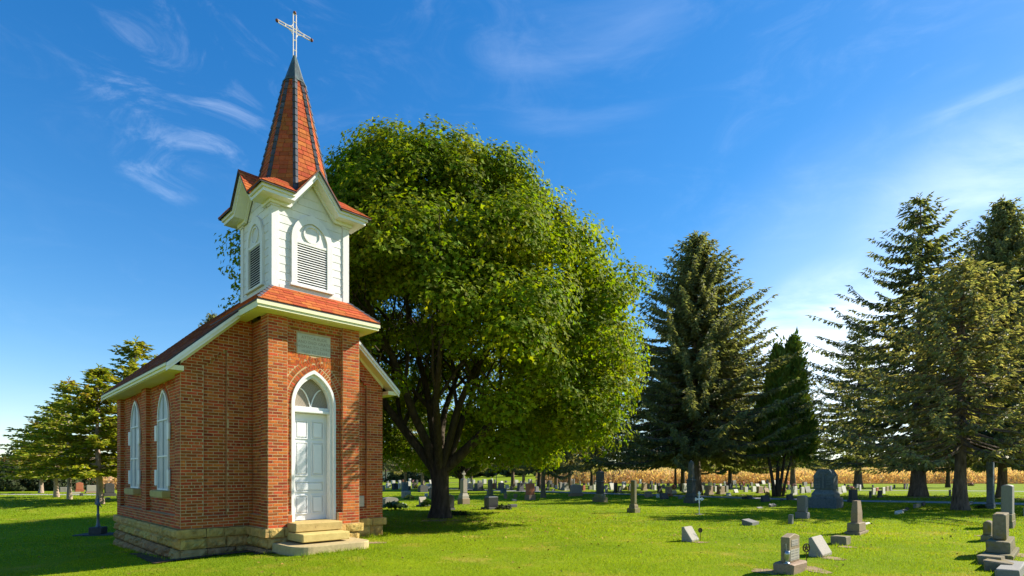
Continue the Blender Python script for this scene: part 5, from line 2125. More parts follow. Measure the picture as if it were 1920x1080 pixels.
def grave(label, u, v, tiers, mat_, name='gravestone', cat='gravestone', group=None, tilt=(0, 0), yaw=0.0):
    """tiers from the ground up: (part, left px, right px, height px, shape[, material])"""
    P = at(u, v)
    sL, sR = face_scale(P)
    p = F_PX / P.y
    w0, d0 = tiers[0][2] / sR, tiers[0][1] / sL
    C = P + E1 * (w0 / 2) + E2 * (d0 / 2)
    C.z = ground_z(C.x, C.y)
    PAVED.append((C.x, C.y, min(w0, d0) * .6))
    z = -.04
    if len(tiers) == 1:
        tr_ = tiers[0]
        h = tr_[3] / p + .04
        me = shape_mb(tr_[4], w0, d0, h, min(.02, h * .1), .009).mesh(name, M[tr_[5] if len(tr_) > 5 else mat_])
        o = link(name, me, None, (C.x, C.y, C.z + z), (tilt[0], tilt[1], R(45) + yaw))
        return tag(o, label, cat, group)
    t = thing(name, label, cat, C, R(45) + yaw, group)
    t.rotation_euler = (tilt[0], tilt[1], R(45) + yaw)
    for tr_ in tiers:
        h = tr_[3] / p + (.04 if z < 0 else 0)
        shape_mb(tr_[4], tr_[2] / sR, tr_[1] / sL, h, min(.025, h * .08), .008).build(tr_[0], M[tr_[5] if len(tr_) > 5 else mat_], t, (0, 0, z))
        z += h - .002
    t['top_z'] = z
    return t


# --- the near stones on the right
def near_die():
    P = at(1488, 1079)
    sL, sR = face_scale(P)
    p = F_PX / P.y
    bw, bd, bh = 27 / sR, 40 / sL, 20 / p
    C = P + E1 * (bw / 2) + E2 * (bd / 2)
    C.z = ground_z(C.x, C.y)
    PAVED.append((C.x, C.y, bd * .8))
    t = thing('gravestone', 'tan granite headstone with pale name panels and a vase on its side', 'gravestone', C, R(45))
    b_ = MB()
    b_.cbox(-bw / 2, bw / 2, -bd / 2, bd / 2, -.05, bh, .02, .012)
    b_.build('base', M['granite_tan'], t)
    dw, dd, dh = 20 / sR, 17 / sL, 55 / p
    dz = bh - .002
    b_ = MB().prism([(-dw / 2, 0), (dw / 2, 0), (dw / 2, dh * .90), (dw * .05, dh), (-dw / 2, dh * .90)], -dd / 2, dd / 2, 'y', .012)
    b_.build('die', M['granite_tan'], t, (0, 0, dz))
    for z0, z1, x0, x1, nl in ((.58, .80, -.32, .32, 2), (.08, .46, -.42, .42, 4)):
        pn = MB().box(dw * x0, dw * x1, -dd / 2 - .006, -dd / 2 + .004, dz + dh * z0, dz + dh * z1).build('name_panel', M['granite_pale'], t)
        for i in range(nl):
            zz = dz + dh * (z0 + (z1 - z0) * (i + .5) / nl)
            for a_, c_ in ((x0 * .8, -.06), (.06, x1 * .8)):
                MB().box(dw * a_, dw * c_, -dd / 2 - .009, -dd / 2 - .0065, zz - dh * .012, zz + dh * .012).build('inscription', M['granite_grey'], pn)
    # vase on the left side of the base
    vx, vy = -bw * .42, -bd * .13
    g = Vector((vx, vy, bh))
    wv = C + E1 * vx + E2 * vy + Vector((0, 0, bh - .004))
    v_ = thing('vase', 'small metal flower vase with a single white stem on headstone base', 'vase', wv, R(45))
    MB().lathe([(.055, 0), (.06, .012), (.03, .02), (.022, .045), (.032, .07), (.042, .15), (.047, .215), (.043, .215)], 12).build('body', M['steel'], v_, smooth=True)
    b_ = MB().tube([(0, 0, .18), (-.01, .005, .25), (-.025, .01, .33)], [.007, .006, .011], 5)
    b_.build('stem', M['granite_pale'], v_)
    return C, bw, bd


C1, bw1, bd1 = near_die()


def medallion(label, u, v, r_px, star=True):
    P = at(u, v)
    p = F_PX / P.y
    r_ = r_px / p
    t = thing('grave_marker', label, 'grave marker', P, R(20))
    h = .20 + r_
    MB().tube([(0, .0, -.1), (0, 0, h - r_)], [.008, .008], 6).build('rod', M['bronze'], t)
    b_ = MB()
    o_ = [(r_ * math.sin(a), h + r_ * math.cos(a)) for a in np.linspace(-math.pi, math.pi, 25)]
    i_ = [(r_ * .80 * math.sin(a), h + r_ * .80 * math.cos(a)) for a in np.linspace(-math.pi, math.pi, 25)]
    ring(b_, o_, i_, -.008, .008)
    b_.build('ring', M['bronze'], t)
    b_ = MB()
    if star:
        pts = []
        for k in range(10):
            a = math.pi * k / 5
            q = r_ * (.84 if k % 2 == 0 else .34)
            pts.append((q * math.sin(a), h + q * math.cos(a)))
        b_.add([(x, -.006, z) for x, z in pts] + [(0, -.010, h)] + [(x, .006, z) for x, z in pts] + [(0, .010, h)],
               [(i, 10, (i + 1) % 10) for i in range(10)] + [(11 + i, 11 + (i + 1) % 10, 21) for i in range(10)] + [(i, (i + 1) % 10, 11 + (i + 1) % 10, 11 + i) for i in range(10)])
        b_.build('star', M['bronze'], t)
    else:
        b_.lathe([(r_ * .78, -.004), (r_ * .78, .004)], 20)
        o = b_.build('disc', M['bronze'], t, (0, 0, h))
        o.rotation_euler = (R(90), 0, 0)
    return t


medallion('bronze wheel-shaped grave marker with a star, beside the vase headstone', 1512, 1056, 8.5)
medallion('round bronze grave marker disc leaning beside the pale slant stone', 1313, 1014, 4.6, False)
grave('pale slant-faced headstone right of the bronze star marker', 1542, 1046, [('die', 27, 19, 37, 'slant')], 'granite_pale')
grave('low rough grey block marker behind the pale slant headstone', 1586, 1023, [('die', 30, 10, 16, 'box')], 'mossy_stone')
grave('slender tan pillar headstone on a stepped base, casting a shadow left', 1612, 1004, [('plinth', 30, 18, 5, 'box'), ('base', 23, 14, 17, 'box'), ('shaft', 13, 9, 42, 'cap')], 'granite_tan')
grave('pale slant headstone with a bronze disc standing alone on the lawn', 1297, 1017, [('die', 20, 15, 28, 'slant')], 'granite_pale')
grave('tall pale round-topped tablet on two blocks near the right edge', 1899, 992, [('plinth', 26, 6, 14, 'box', 'mossy_stone'), ('base', 24, 6, 13, 'box', 'mossy_stone'), ('tablet', 22, 4, 56, 'archL')], 'granite_grey')
grave('thick mossy tablet on two tiers of blocks at the right edge', 1899, 1053, [('plinth', 62, 14, 10, 'box'), ('base', 48, 10, 24, 'box'), ('die', 27, 6, 52, 'box')], 'mossy_stone')
grave('small round-backed stone hidden behind the thick mossy tablet', 1862, 1017, [('base', 24, 5, 12, 'box'), ('die', 16, 4, 27, 'roundL')], 'mossy_stone')
grave('tilted fallen slab just before the thick mossy tablet', 1880, 1062, [('die', 46, 12, 16, 'bevel')], 'mossy_stone', tilt=(R(-12), R(4)))
grave('second fallen slab leaning against the other, nearer the viewer', 1900, 1075, [('die', 56, 12, 17, 'bevel')], 'mossy_stone', tilt=(R(-7), R(4)))
grave('fallen grey stone cut off by the lower right corner', 1914, 1090, [('die', 48, 14, 16, 'box')], 'granite_grey', tilt=(R(-4), R(2)))
grave('tall dark grey square shaft on a base near the right edge', 1863, 954, [('base', 16, 4, 9, 'box'), ('shaft', 13, 3, 80, 'box')], 'granite_blue')
grave('pale stub of a headstone at the very right edge', 1927, 968, [('die', 9, 3, 15, 'box')], 'granite_pale')


def big_monument():
    P = at(1566, 954)
    sL, sR = face_scale(P)
    p = F_PX / P.y
    t = grave('great blue-grey monument with a raised cross between two panels', 1568, 954, [('base', 55, 14, 20, 'box'), ('plinth', 45, 11, 16, 'cap'), ('die', 39, 9, 38, 'clipL')], 'granite_blue', 'monument', 'monument')
    w, d, h = 9 / sR, 39 / sL, 38 / p
    z0 = (20 + 16) / p
    x = -w / 2
    MB().cbox(x - .05, x + .004, -d * .07, d * .07, z0 + .03, z0 + h * .93, .01).build('cross_upright', M['granite_blue'], t)
    MB().cbox(x - .048, x + .004, -d * .24, d * .24, z0 + h * .74, z0 + h * .88, .01).build('cross_arm', M['granite_blue'], t)
    for sg in (-1, 1):
        pn = MB().cbox(x - .03, x + .004, min(sg * d * .12, sg * d * .44), max(sg * d * .12, sg * d * .44), z0 + h * .06, z0 + h * .58, .008).build('name_panel', M['granite_blue'], t)
        for i in range(3):
            MB().box(x - .034, x - .0305, min(sg * d * .17, sg * d * .38), max(sg * d * .17, sg * d * .38), z0 + h * (.18 + .13 * i), z0 + h * (.205 + .13 * i)).build('inscription', M['dark_stone'], pn)


big_monument()
grave('grey tablet on a rough base, left of the great cross monument', 1513, 973, [('base', 23, 6, 12, 'box'), ('die', 17, 5, 32, 'archL')], 'granite_grey')
grave('small plain square post marker left of the grey tablet', 1485, 983, [('die', 8, 3, 18, 'box')], 'granite_grey')
grave('flat grey sloping marker lying alone between the iron cross and post marker', 1410, 986, [('die', 20, 14, 11, 'bevel')], 'granite_grey')


def obelisk():
    t = grave('tall mossy obelisk with a pointed top among the spruce trunks', 1299, 944, [('base', 18, 12, 10, 'box'), ('plinth', 14, 9, 10, 'cap'), ('die', 11, 7, 22, 'box', 'obelisk_stone'), ('moulding', 12, 8, 4, 'cap', 'obelisk_stone'), ('shaft', 8, 5, 36, 'taper', 'obelisk_stone')], 'obelisk_stone', 'obelisk', 'obelisk')


obelisk()
grave('round-topped mossy tablet on a stepped base in open grass', 1190, 962, [('plinth', 15, 11, 9, 'box'), ('base', 11, 7, 8, 'cap'), ('tablet', 8, 5, 45, 'roundR')], 'mossy_stone')
t_ = grave('dark gothic monument with a gabled head on a wide base', 1130, 942, [('base', 20, 10, 9, 'box'), ('plinth', 14, 8, 7, 'cap'), ('die', 10, 6, 22, 'box', 'dark_stone'), ('moulding', 12, 7, 3, 'cap', 'dark_stone'), ('head', 11, 6, 18, 'gothL', 'dark_stone')], 'mossy_stone', 'monument', 'monument')
grave('broad pale grey headstone on a sandstone base left of the gothic monument', 1071, 931, [('base', 6, 24, 6, 'box', 'granite_tan'), ('die', 4, 20, 17, 'archR')], 'granite_pale')
grave('red granite headstone on a rough tan base', 992, 938, [('base', 9, 13, 10, 'box', 'granite_tan'), ('die', 7, 11, 22, 'box')], 'granite_red')


def white_cross():
    P = at(867, 946)
    sL, sR = face_scale(P)
    p = F_PX / P.y
    t = grave('white stone monument topped by a cross right of the maple trunk', 867, 946, [('base', 10, 15, 11, 'box', 'granite_tan'), ('plinth', 8, 12, 10, 'cap'), ('tablet', 6, 8.5, 28, 'roundR')], 'granite_pale', 'monument', 'monument')
    z = 49 / p
    MB().cbox(-.035, .035, -.035, .035, z - .02, z + 14 / p, .006).build('cross_upright', M['granite_pale'], t)
    MB().cbox(-.12, .12, -.033, .033, z + 7 / p, z + 10.5 / p, .006).build('cross_arm', M['granite_pale'], t)


white_cross()
grave('black granite headstone with a shoulder in the shade right of the maple', 917, 956, [('base', 16, 24, 4, 'box', 'dark_stone'), ('die', 9, 19, 20, 'box')], 'granite_black')
grave('mossy round-headed monument standing behind the black headstone', 917, 934, [('base', 8, 12, 6, 'box'), ('plinth', 6, 7, 8, 'box'), ('tablet', 5, 5, 21, 'roundR')], 'mossy_stone')
grave('black upright headstone half hidden by the maple trunk', 838, 957, [('base', 4, 16, 4, 'box', 'dark_stone'), ('die', 3, 14, 26, 'peakR')], 'granite_black')
grave('wide pale grey headstone beside the chapel corner above the hostas', 722, 951, [('die', 8, 26, 18, 'archR')], 'granite_grey')
grave('white bench-shaped headstone with a sunken panel left of the maple', 759, 934, [('die', 7, 12, 13, 'box')], 'granite_pale')
grave('white slant headstone on a dark base left of the maple trunk', 788, 950, [('base', 8, 18, 3, 'box', 'dark_stone'), ('die', 4, 13, 15, 'slant')], 'granite_pale')
grave('tan leaning slab touching the left side of the maple trunk', 806, 935, [('die', 3, 5, 21, 'roundR')], 'granite_tan', tilt=(0, R(5)))
grave('dark brown oval-topped headstone in the shade left of the maple', 788, 923, [('die', 5, 15, 13, 'archR')], 'dark_stone')
grave('tall grey-green headstone behind the white bench-shaped stone', 756, 921, [('die', 4, 10, 17, 'box')], 'granite_blue')
grave('lying dark rough block in the shade beyond the black headstone', 957, 952, [('die', 5, 13, 6, 'box')], 'dark_stone')
grave('flat white marker in the grass left of the red granite headstone', 962, 940, [('die', 3, 8, 4, 'bevel')], 'granite_pale')
grave('small tan post marker, left one of a pair', 947, 935, [('die', 3, 4.5, 10, 'box')], 'granite_tan')
grave('small tan post marker, right and lower one of a pair', 966, 933.5, [('die', 3, 4.5, 7, 'box')], 'granite_tan')
# the left lot
grave('red granite headstone with a pointed top in the left lot', 141, 922, [('base', 1.5, 17, 4, 'box'), ('die', 1.2, 14, 14, 'peakR')], 'granite_red')
grave('broad white headstone right of the red pointed one', 161, 925, [('base', 2, 24, 3, 'box', 'granite_tan'), ('die', 1.5, 20, 12, 'box')], 'granite_pale')
grave('wide low grey headstone behind the second left conifer trunk', 112.5, 922.5, [('die', 1.5, 13, 9, 'box')], 'granite_grey')
grave('dark mossy arched headstone close to the chapel left corner', 195, 931, [('base', 2.5, 23, 6, 'box'), ('die', 2, 18, 19, 'archR')], 'dark_stone')
grave('small tan marker in the grass before the dark arched headstone', 199, 937, [('die', 2, 9, 4, 'bevel')], 'granite_tan')
grave('pale stub beside the chapel left corner', 219, 934, [('die', 1, 5, 8, 'box')], 'granite_tan')
grave('tiny dark block before the white headstone of the left lot', 150, 930.5, [('die', 1, 6, 6, 'box')], 'dark_stone')
grave('long flat white marker before the red pointed headstone', 134, 926, [('die', 1, 17, 3.5, 'box')], 'granite_pale')
grave('pale pinkish headstone behind the broad white one', 160, 911.5, [('die', 1, 18, 8, 'archR')], 'granite_tan')
grave('small white-grey headstone under the leftmost conifer', 42, 921, [('die', 1, 7.5, 4, 'archR')], 'granite_grey')
grave('small pale marker beside the leftmost conifer trunk', 70, 920, [('die', 1, 3.5, 4, 'box')], 'granite_pale')
grave('small tan marker between the two leaning left trunks', 91, 920, [('die', 1, 4, 4.5, 'box')], 'granite_tan')


# white iron cross on a thin rod
def iron_cross():
    P = at(1311, 965)
    p = F_PX / P.y
    t = thing('iron_cross', 'thin white iron cross with trefoil ends on a rod', 'cross', P, R(20))
    h = 43 / p
    MB().tube([(0, 0, -.1), (0, 0, h * .55)], [.022, .018], 8).build('rod', M['cross_metal'], t)
    b_ = MB()
    zc = h * .68
    b_.cbox(-.035, .035, -.015, .015, h * .5, h * .93, .006)
    b_.cbox(-.15, .15, -.013, .013, zc - .035, zc + .035, .006)
    for x, z in ((-.155, zc), (.155, zc), (0, h * .94)):
        for a in (0, 120, 240):
            aa = R(a + (90 if x == 0 else 0))
            q = (x + .035 * math.cos(aa), z + .035 * math.sin(aa))
            poly = [(q[0] + .04 * math.cos(k), q[1] + .04 * math.sin(k)) for k in np.linspace(0, 2 * math.pi, 9)[:-1]]
            b_.prism(poly, -.011 - .0005 * a / 120, .011 + .0005 * a / 120)
    b_.build('cross_head', M['white_paint'], t)
    MB().cbox(-.13, .13, -.13, .13, -.05, .03, .01).build('base', M['granite_grey'], t)


iron_cross()

# --- the many small stones of the far rows: (left u, right u, top v, foot v, colour, shape)
SMALL = """
723 733 906 915 p a|734 747 906 918 d a|746 752 906 916 p b|717 722 910 921 g b|772 782 906 915 t a|798 811 907 915 p b|875 888 906 917 p b|
888 906 906 921 d b|923 930 906 916 r b|933 945.5 905 919 g b|938 950 918 924 u b|947 956 909 917 p s|956 963 911 919 t s|969 982 905 921 d b|1001 1011 912 921 g a|
895 903 901 907 g b|926 931 899 906 g b|938 944 902 906 p s|946 951 901 905 d b|975 980 902 907 p b|
1025 1031 903 916 g b|1031 1039 907 914 d a|1040 1046 910 917 p s|1047 1055 904 919 g a|1053 1066 905 920 g a|1057 1062 913 920 p b|1070 1074 898 909 g b|1074.5 1078 898 909 g b|1086 1089 902 909 g b|1093 1098 906 912 d b|
1091 1098 910 920 r b|1102 1111 911 918 g b|1111 1117 909 919 p b|1100 1105 905 910 g b|1114 1118 901 909 g b|1023 1030 914 920 d b|1034 1041 917 921 g s|
1134 1140 909 924 p b|1142 1153.5 906 919 p s|1150 1158 905 924 d a|1158 1166 911 924 g b|1166 1172 909 919 p b|1177 1184 912 920 d b|
1202 1213 905 920 t b|1207 1214.5 896 905 p b|1213 1219 907 917 d a|1220 1225 909 918 d b|1225 1231 910 919 p b|1227 1231 904 911 g b|1231 1238 906 912 d b|1232 1241.5 911 924 d b|1249.6 1256 906 911 g b|
1246.5 1260 912 930 t b|1260 1270 919 926 p s|1208 1225 921.5 933 t s|1230 1237 926 933 p s|1237 1255 925 936.5 d s|1271 1280 931 936 g b|1278 1288 907 923 p b|1241 1247 908 915 g a|
1312 1320 910 920 g a|1321 1337 911 928 t b|1336 1342 906 921 d b|1338 1346 912 922 p b|1342.6 1359 912 927 t b|1359 1366 911 923 g b|1361 1372 924 930 p s|1375 1385 917.5 924 p s|1349 1354 907 912 p s|
1366 1373 907 918 d a|1378 1383 907 914 p s|1387 1394 909 919 d a|1393.5 1402.7 913 922.6 p b|1400 1405 908 916 g b|1406 1412 904 911 g a|1408 1418 912 922 p b|1416 1425 907 913 p s|1418 1430.7 912 925 t b|1432 1443 915 925 t s|
1390 1400.6 930.8 936 d b|1400 1411 929 936 d b|1426 1445.4 929 941.5 d s|1441 1456.6 945 951 g v|1418 1432 951 954 g v|1387 1398 927.5 929 t v|
1467 1473 906 914 p b|1476 1482 909 918 g b|1482 1495 912 928.6 p b|1499 1509 914 925 p b|1508 1521 912 924 g s|1474 1489 927 938 d s|1463 1470 936 939 d v|1498 1503 909 915 d b|
1568 1578 913.5 927 p b|1577 1587.6 911 924 p s|1582 1586 907 915 d a|1588 1594 909 914 g b|1602 1610 908 915 g b|1610 1615 909 920 p b|1590 1608 918 942 d b|1606 1612 936 942 d b|
1629 1634.5 921 934.6 d b|1634 1642 915 928 p b|1645 1654 920 933 d b|1653 1660 913.5 926 p b|1634.5 1638.7 909 914 d b|1641 1648 914 921 r b|1660 1667 912 921 t b|1668 1673 911 920 g b|1675 1679 909 915 d b|
1694 1699 907 917 d b|1700 1703 907 917 g b|1707 1709.5 907 916 g b|1711 1714.5 907.5 916 d b|1717 1720 907 915 d b|1778.5 1783.6 918 930 d b|1785 1791 915 927 g b|1790 1794 912 919 p b|
1712 1727.5 945.6 953 g b|1727.5 1735.5 942 949 d b|1677 1695.4 958.7 964.6 p v|1688 1702 956 960 g v|1697 1705 952 957 d v|1815 1826 941 947 g v|1620 1633 981 984 p v|1849 1858 943 947 p v
""".replace('\n', '').split('|')
COLN = {'p': ('pale', 'granite_white'), 'g': ('grey', 'granite_grey'), 'd': ('dark', 'dark_stone'), 't': ('tan', 'granite_tan'), 'r': ('red', 'granite_red'), 'u': ('bluish', 'granite_blue')}
FORM = {'b': ('block headstone', 'box'), 'a': ('arched headstone', 'archR'), 's': ('slant marker', 'slant'), 'v': ('flat marker', 'bevel')}
LAND = [(717, 'the chapel corner'), (825, 'the maple trunk'), (869, 'the white stone cross'), (922, 'the black headstone'), (993, 'the red granite headstone'), (1082, 'the broad pale headstone'),
        (1125, 'the gothic monument'), (1188, 'the mossy tablet'), (1297, 'the obelisk'), (1369, 'the trunk past the obelisk'), (1450, 'the forked cedar'), (1547, 'the great cross monument'), (1609, 'the tan pillar'),
        (1731, 'the tallest spruce trunk'), (1803, 'the slender near trunk')]
ORD = ['first', 'second', 'third', 'fourth', 'fifth', 'sixth', 'seventh', 'eighth', 'ninth', 'tenth', 'eleventh', 'twelfth', 'thirteenth', 'fourteenth', 'fifteenth']
count = {}
rows_ = []
for sdef in SMALL:
    q = sdef.split()
    u0, u1, vt, vb = map(float, q[:4])
    rows_.append((u0, u1, vt, vb, q[4], q[5]))
rs = random.Random(19)
tries = 0
while len(rows_) < 232 and tries < 4000:
    tries += 1
    u_ = rs.uniform(872, 1560) if rs.random() < .8 else rs.uniform(722, 812)
    vb_ = rs.choice((905.5, 907, 908.5, 911, 913, 916, 919)) + rs.uniform(-.5, .5)
    w_ = rs.uniform(4.5, 9.5)
    h_ = rs.uniform(5, 9)
    if any(abs((q[0] + q[1]) / 2 - u_) < (q[1] - q[0] + w_) / 2 + .8 and abs(q[3] - vb_) < 5 for q in rows_):
        continue
    rows_.append((u_ - w_ / 2, u_ + w_ / 2, vb_ - h_, vb_, rs.choice('ppppggdtr'), rs.choice('bbbaas')))
rows_.sort()
for (u0, u1, vt, vb, c, fm) in rows_:
    um = (u0 + u1) / 2
    lm = [l_ for l_ in LAND if l_[0] <= um] or [LAND[0]]
    row = 'far' if vb < 914 else 'middle-row' if vb < 926 else 'near'
    key = (c, fm, row, lm[-1][1])
    count[key] = count.get(key, 0) + 1
    lab = '%s %s %s %s right of %s' % (ORD[count[key] - 1], row, COLN[c][0], FORM[fm][0], lm[-1][1])
    W_ = u1 - u0
    wl_ = W_ * (.36 if fm in 'ba' else .30)
    h_ = vb - vt
    form = FORM[fm][1]
    tiers = [('die', wl_, W_ - wl_, h_, form)]
    if fm in 'ba' and h_ > 12 and W_ > 7:
        tiers = [('base', wl_ * 1.25, (W_ - wl_) * 1.25, h_ * .22, 'box'), ('die', wl_, W_ - wl_, h_ * .78, form)]
    grave(lab, u0 + wl_, vb, tiers, COLN[c][1], group='small headstones of the cemetery rows')


# --- plants and flowers by the graves
def flowers(label, u, v, w_px, h_px, petal, seed, pot=False, leaf='hosta_leaf'):
    P = at(u, v)
    p = F_PX / P.y
    t = bush('flower_pot' if pot else 'flower_bed', label, 'flowers', P, w_px / p / 2, w_px / p / 2.4, h_px / p, 260, leaf, .10, seed, 'flowers on the graves')
    r = np.random.default_rng(seed)
    n = 90
    d = r.normal(0, 1, (n, 3))
    d[:, 2] = np.abs(d[:, 2]) + .3
    d /= np.linalg.norm(d, axis=1, keepdims=True)
    V, F, k = leaf_mesh(d * np.array([w_px / p / 2, w_px / p / 2.4, h_px / p]) * 1.05, d, r.uniform(.08, .15, n), r)
    tri_object('blossoms', V, F, M[petal], np.repeat(r.random(n), k), t, 'stuff')


for k, (u, v, w, h, pt, lf, lab) in enumerate((
        (767, 936, 20, 8, 'petal_yellow', 'hosta_leaf', 'yellow and green flower bed before the bench-shaped headstone'),
        (1468, 924, 12, 12, 'petal_red', 'hosta_leaf', 'red and green flowers at the foot of the forked cedar'),
        (1439, 931, 9, 8, 'petal_yellow', 'hosta_leaf', 'yellow flowers just left of the forked cedar'),
        (1489, 913, 12, 6, 'petal_red', 'hosta_leaf', 'red flowers on top of the pale headstone past the cedar'),
        (1594, 920, 18, 9, 'petal_red', 'hosta_leaf', 'red and yellow flowers right of the great cross monument'),
        (1611, 911, 8, 6, 'petal_red', 'hedge_leaf', 'red flowers below the distant spruce trunk'),
        (1174, 919, 8, 6, 'petal_yellow', 'hosta_leaf', 'yellow flowers left of the mossy tablet'),
        (1263, 918, 10, 9, 'petal_red', 'hosta_leaf', 'flowers between the tan headstone and the obelisk'),
        (1425, 908, 8, 6, 'petal_red', 'hedge_leaf', 'dark red flowers among the headstones left of the cedar'),
        (1361, 909, 7, 6, 'petal_red', 'hedge_leaf', 'round dark planter left of the spruce trunk past the obelisk'),
        (1820, 911, 12, 6, 'petal_red', 'hedge_leaf', 'dark planter in the far grass right of the slender trunk'),
        (780, 916, 8, 6, 'petal_yellow', 'hosta_leaf', 'yellow flowers left of the brown oval-topped headstone'),
        (1255, 931, 12, 4, 'petal_red', 'hosta_leaf', 'low plants before the tan block headstone near the obelisk'))):
    flowers(lab, u, v, w, h, pt, 70 + k, leaf=lf)


def hosta(label, u, v, w_px, h_px, seed):
    P = at(u, v)
    p = F_PX / P.y
    rx, h = w_px / p / 2, h_px / p
    r = np.random.default_rng(seed)
    n = 240
    a = r.uniform(0, 6.283, n)
    f = np.sqrt(r.uniform(.04, 1, n))
    pos = np.stack([np.cos(a) * f * rx, np.sin(a) * f * rx * .8, h * (1 - .55 * f ** 2) * r.uniform(.7, 1.05, n)], 1)
    nrm = np.stack([np.cos(a) * f * .8, np.sin(a) * f * .8, np.ones(n)], 1) + r.normal(0, .35, (n, 3))
    V, F, k = leaf_mesh(pos, nrm, r.uniform(.16, .30, n), r)
    t = thing('hosta_plant', label, 'plant', P, 0, 'hostas under the maple')
    tri_object('leaves', V, F, M['hosta_leaf'], np.repeat(r.random(n), k), t, 'stuff')
    b_ = MB()
    for i in range(26):
        aa = rr_.uniform(0, 6.28)
        q = rr_.uniform(.2, .8)
        b_.tube([(0, 0, 0), (math.cos(aa) * rx * q * .5, math.sin(aa) * rx * q * .4, h * .5), (math.cos(aa) * rx * q, math.sin(aa) * rx * q * .8, h * .8)], [.012, .009, .006], 4)
    b_.build('stems', M['hosta_leaf'], t)['kind'] = 'stuff'


rr_ = random.Random(4)
hosta('wide dark green hosta clump by the chapel corner', 741, 956, 44, 15, 90)
hosta('bright green hosta beside the left foot of the maple trunk', 801, 950, 21, 12, 91)
bush('shrub', 'low dark plant at the right end of the black headstone', 'shrub', at(945, 955), .42, .35, .22, 300, 'hedge_leaf', .09, 92)
bush('shrub', 'dark low plants at the foot of the black upright by the maple', 'shrub', at(856, 966), .6, .4, .16, 360, 'hedge_leaf', .09, 93)
bush('shrub', 'low dark shrub left of the tall grey shaft', 'shrub', at(1842, 953), .35, .3, .16, 260, 'hedge_leaf', .08, 94)


# small flag by the maple
P = at(809, 938)
fl = thing('flag', 'tiny flag on a stick beside the maple trunk', 'flag', P, 0)
MB().tube([(0, 0, -.1), (0, 0, .55)], [.006, .006], 5).build('stick', M['bark_pale'], fl)
for i in range(5):
    MB().box(.006, .20, -.002, .002, .28 + i * .05, .328 + i * .05).build('stripe', M['petal_red' if i % 2 == 0 else 'white_paint'], fl)
# a thin pole in the middle distance
P = at(930.5, 919)
t_ = thing('post', 'thin dark pole standing among the headstones right of the white cross', 'post', P, 0)
MB().tube([(0, 0, -.1), (0, 0, 1.2), (0, 0, 3.4)], [.05, .04, .035], 6).build('pole', M['iron_paint'], t_)
MB().cbox(-.07, .07, -.07, .07, 0, .9, .01).build('sleeve', M['granite_grey'], t_)
P = at(799, 931.5)
t_ = thing('lantern', 'small white lantern on the grass left of the tan leaning slab', 'lantern', P, 0)
MB().cbox(-.11, .11, -.09, .09, -.02, .26, .02).build('body', M['window_screen'], t_)
MB().tube([(-.08, 0, .26), (-.06, 0, .38), (.06, 0, .38), (.08, 0, .26)], .01, 5).build('handle', M['window_screen'], t_)

# --- the old pump left of the chapel
P = at(179, 1003.5)
p = F_PX / P.y
sl_ = Vector((P.x, P.y, ground_z(P.x, P.y)))
o = MB().cbox(-.62, .95, -.32, .45, -.08, .035, .02, .012).build('stone_slab', M['dark_stone'], None, (sl_.x, sl_.y + .1, sl_.z))
o.rotation_euler = (0, 0, R(8))
tag(o, 'dark stone slab lying in the grass under the iron pump', 'slab')
PAVED.append((sl_.x + .15, sl_.y + .1, .75))
pump = thing('water_pump', 'old grey iron hand pump on a square dark block', 'pump', Vector((sl_.x, sl_.y + .12, sl_.z + .033)), R(10))
bw_ = 22 / p / 2
MB().cbox(-bw_, bw_, -bw_, bw_, 0, 13 / p, .012, .004).build('block', M['dark_stone'], pump)
zb = 13 / p
hp = 58 / p
MB().lathe([(.075, zb), (.075, zb + .03), (.055, zb + .05), (.05, zb + .12), (.043, zb + .14), (.036, zb + hp * .35), (.050, zb + hp * .37), (.050, zb + hp * .40), (.036, zb + hp * .42), (.036, zb + hp * .70),
            (.075, zb + hp * .72), (.075, zb + hp * .76), (.04, zb + hp * .78), (.036, zb + hp * .92), (.02, zb + hp * .97), (.028, zb + hp), (.005, zb + hp + .03)], 12).build('body', M['iron_paint'], pump, smooth=True)
MB().tube([(-.035, 0, zb + hp * .72), (-.075, 0, zb + hp * .80), (-.06, 0, zb + hp * .90), (-.01, 0, zb + hp * .94)], .012, 6).build('handle', M['iron_paint'], pump)
MB().tube([(.03, 0, zb + hp * .70), (.08, 0, zb + hp * .70), (.10, 0, zb + hp * .64)], [.02, .018, .016], 6).build('spout', M['iron_paint'], pump)

# bare patches of earth round some stones
def earth(u, v, rx, ry, seed):
    P_ = at(u, v)
    r_ = random.Random(seed)
    n = 18
    vs = []
    for rr2 in (1.0, .5):
        for i in range(n):
            a = 6.283 * i / n
            k = rr2 * r_.uniform(.75, 1.15)
            x, y = P_.x + rx * k * math.cos(a), P_.y + ry * k * math.sin(a)
            vs.append((x, y, ground_z(x, y) + .008))
    vs.append((P_.x, P_.y, ground_z(P_.x, P_.y) + .008))
    fs = [(i, (i + 1) % n, n + (i + 1) % n, n + i) for i in range(n)] + [(n + i, n + (i + 1) % n, 2 * n) for i in range(n)]
    tag(MB().add(vs, fs).build('bare_soil', M['bare_soil']), kind='structure')
    PAVED.append((P_.x, P_.y, min(rx, ry) * .7))


for k, (u, v, rx, ry) in enumerate(((1525, 1068, .22, .45), (1562, 1047, .22, .30), (1312, 1017, .25, .16), (1590, 1026, .2, .2), (1905, 1040, .3, .5), (825, 976, .75, .45), (1740, 933, 1.8, .9), (1890, 935, 1.6, .8), (1440, 1072, .25, .3), (700, 1018, .35, .22), (1843, 1005, .25, .2))):
    earth(u, v, rx, ry, 200 + k)

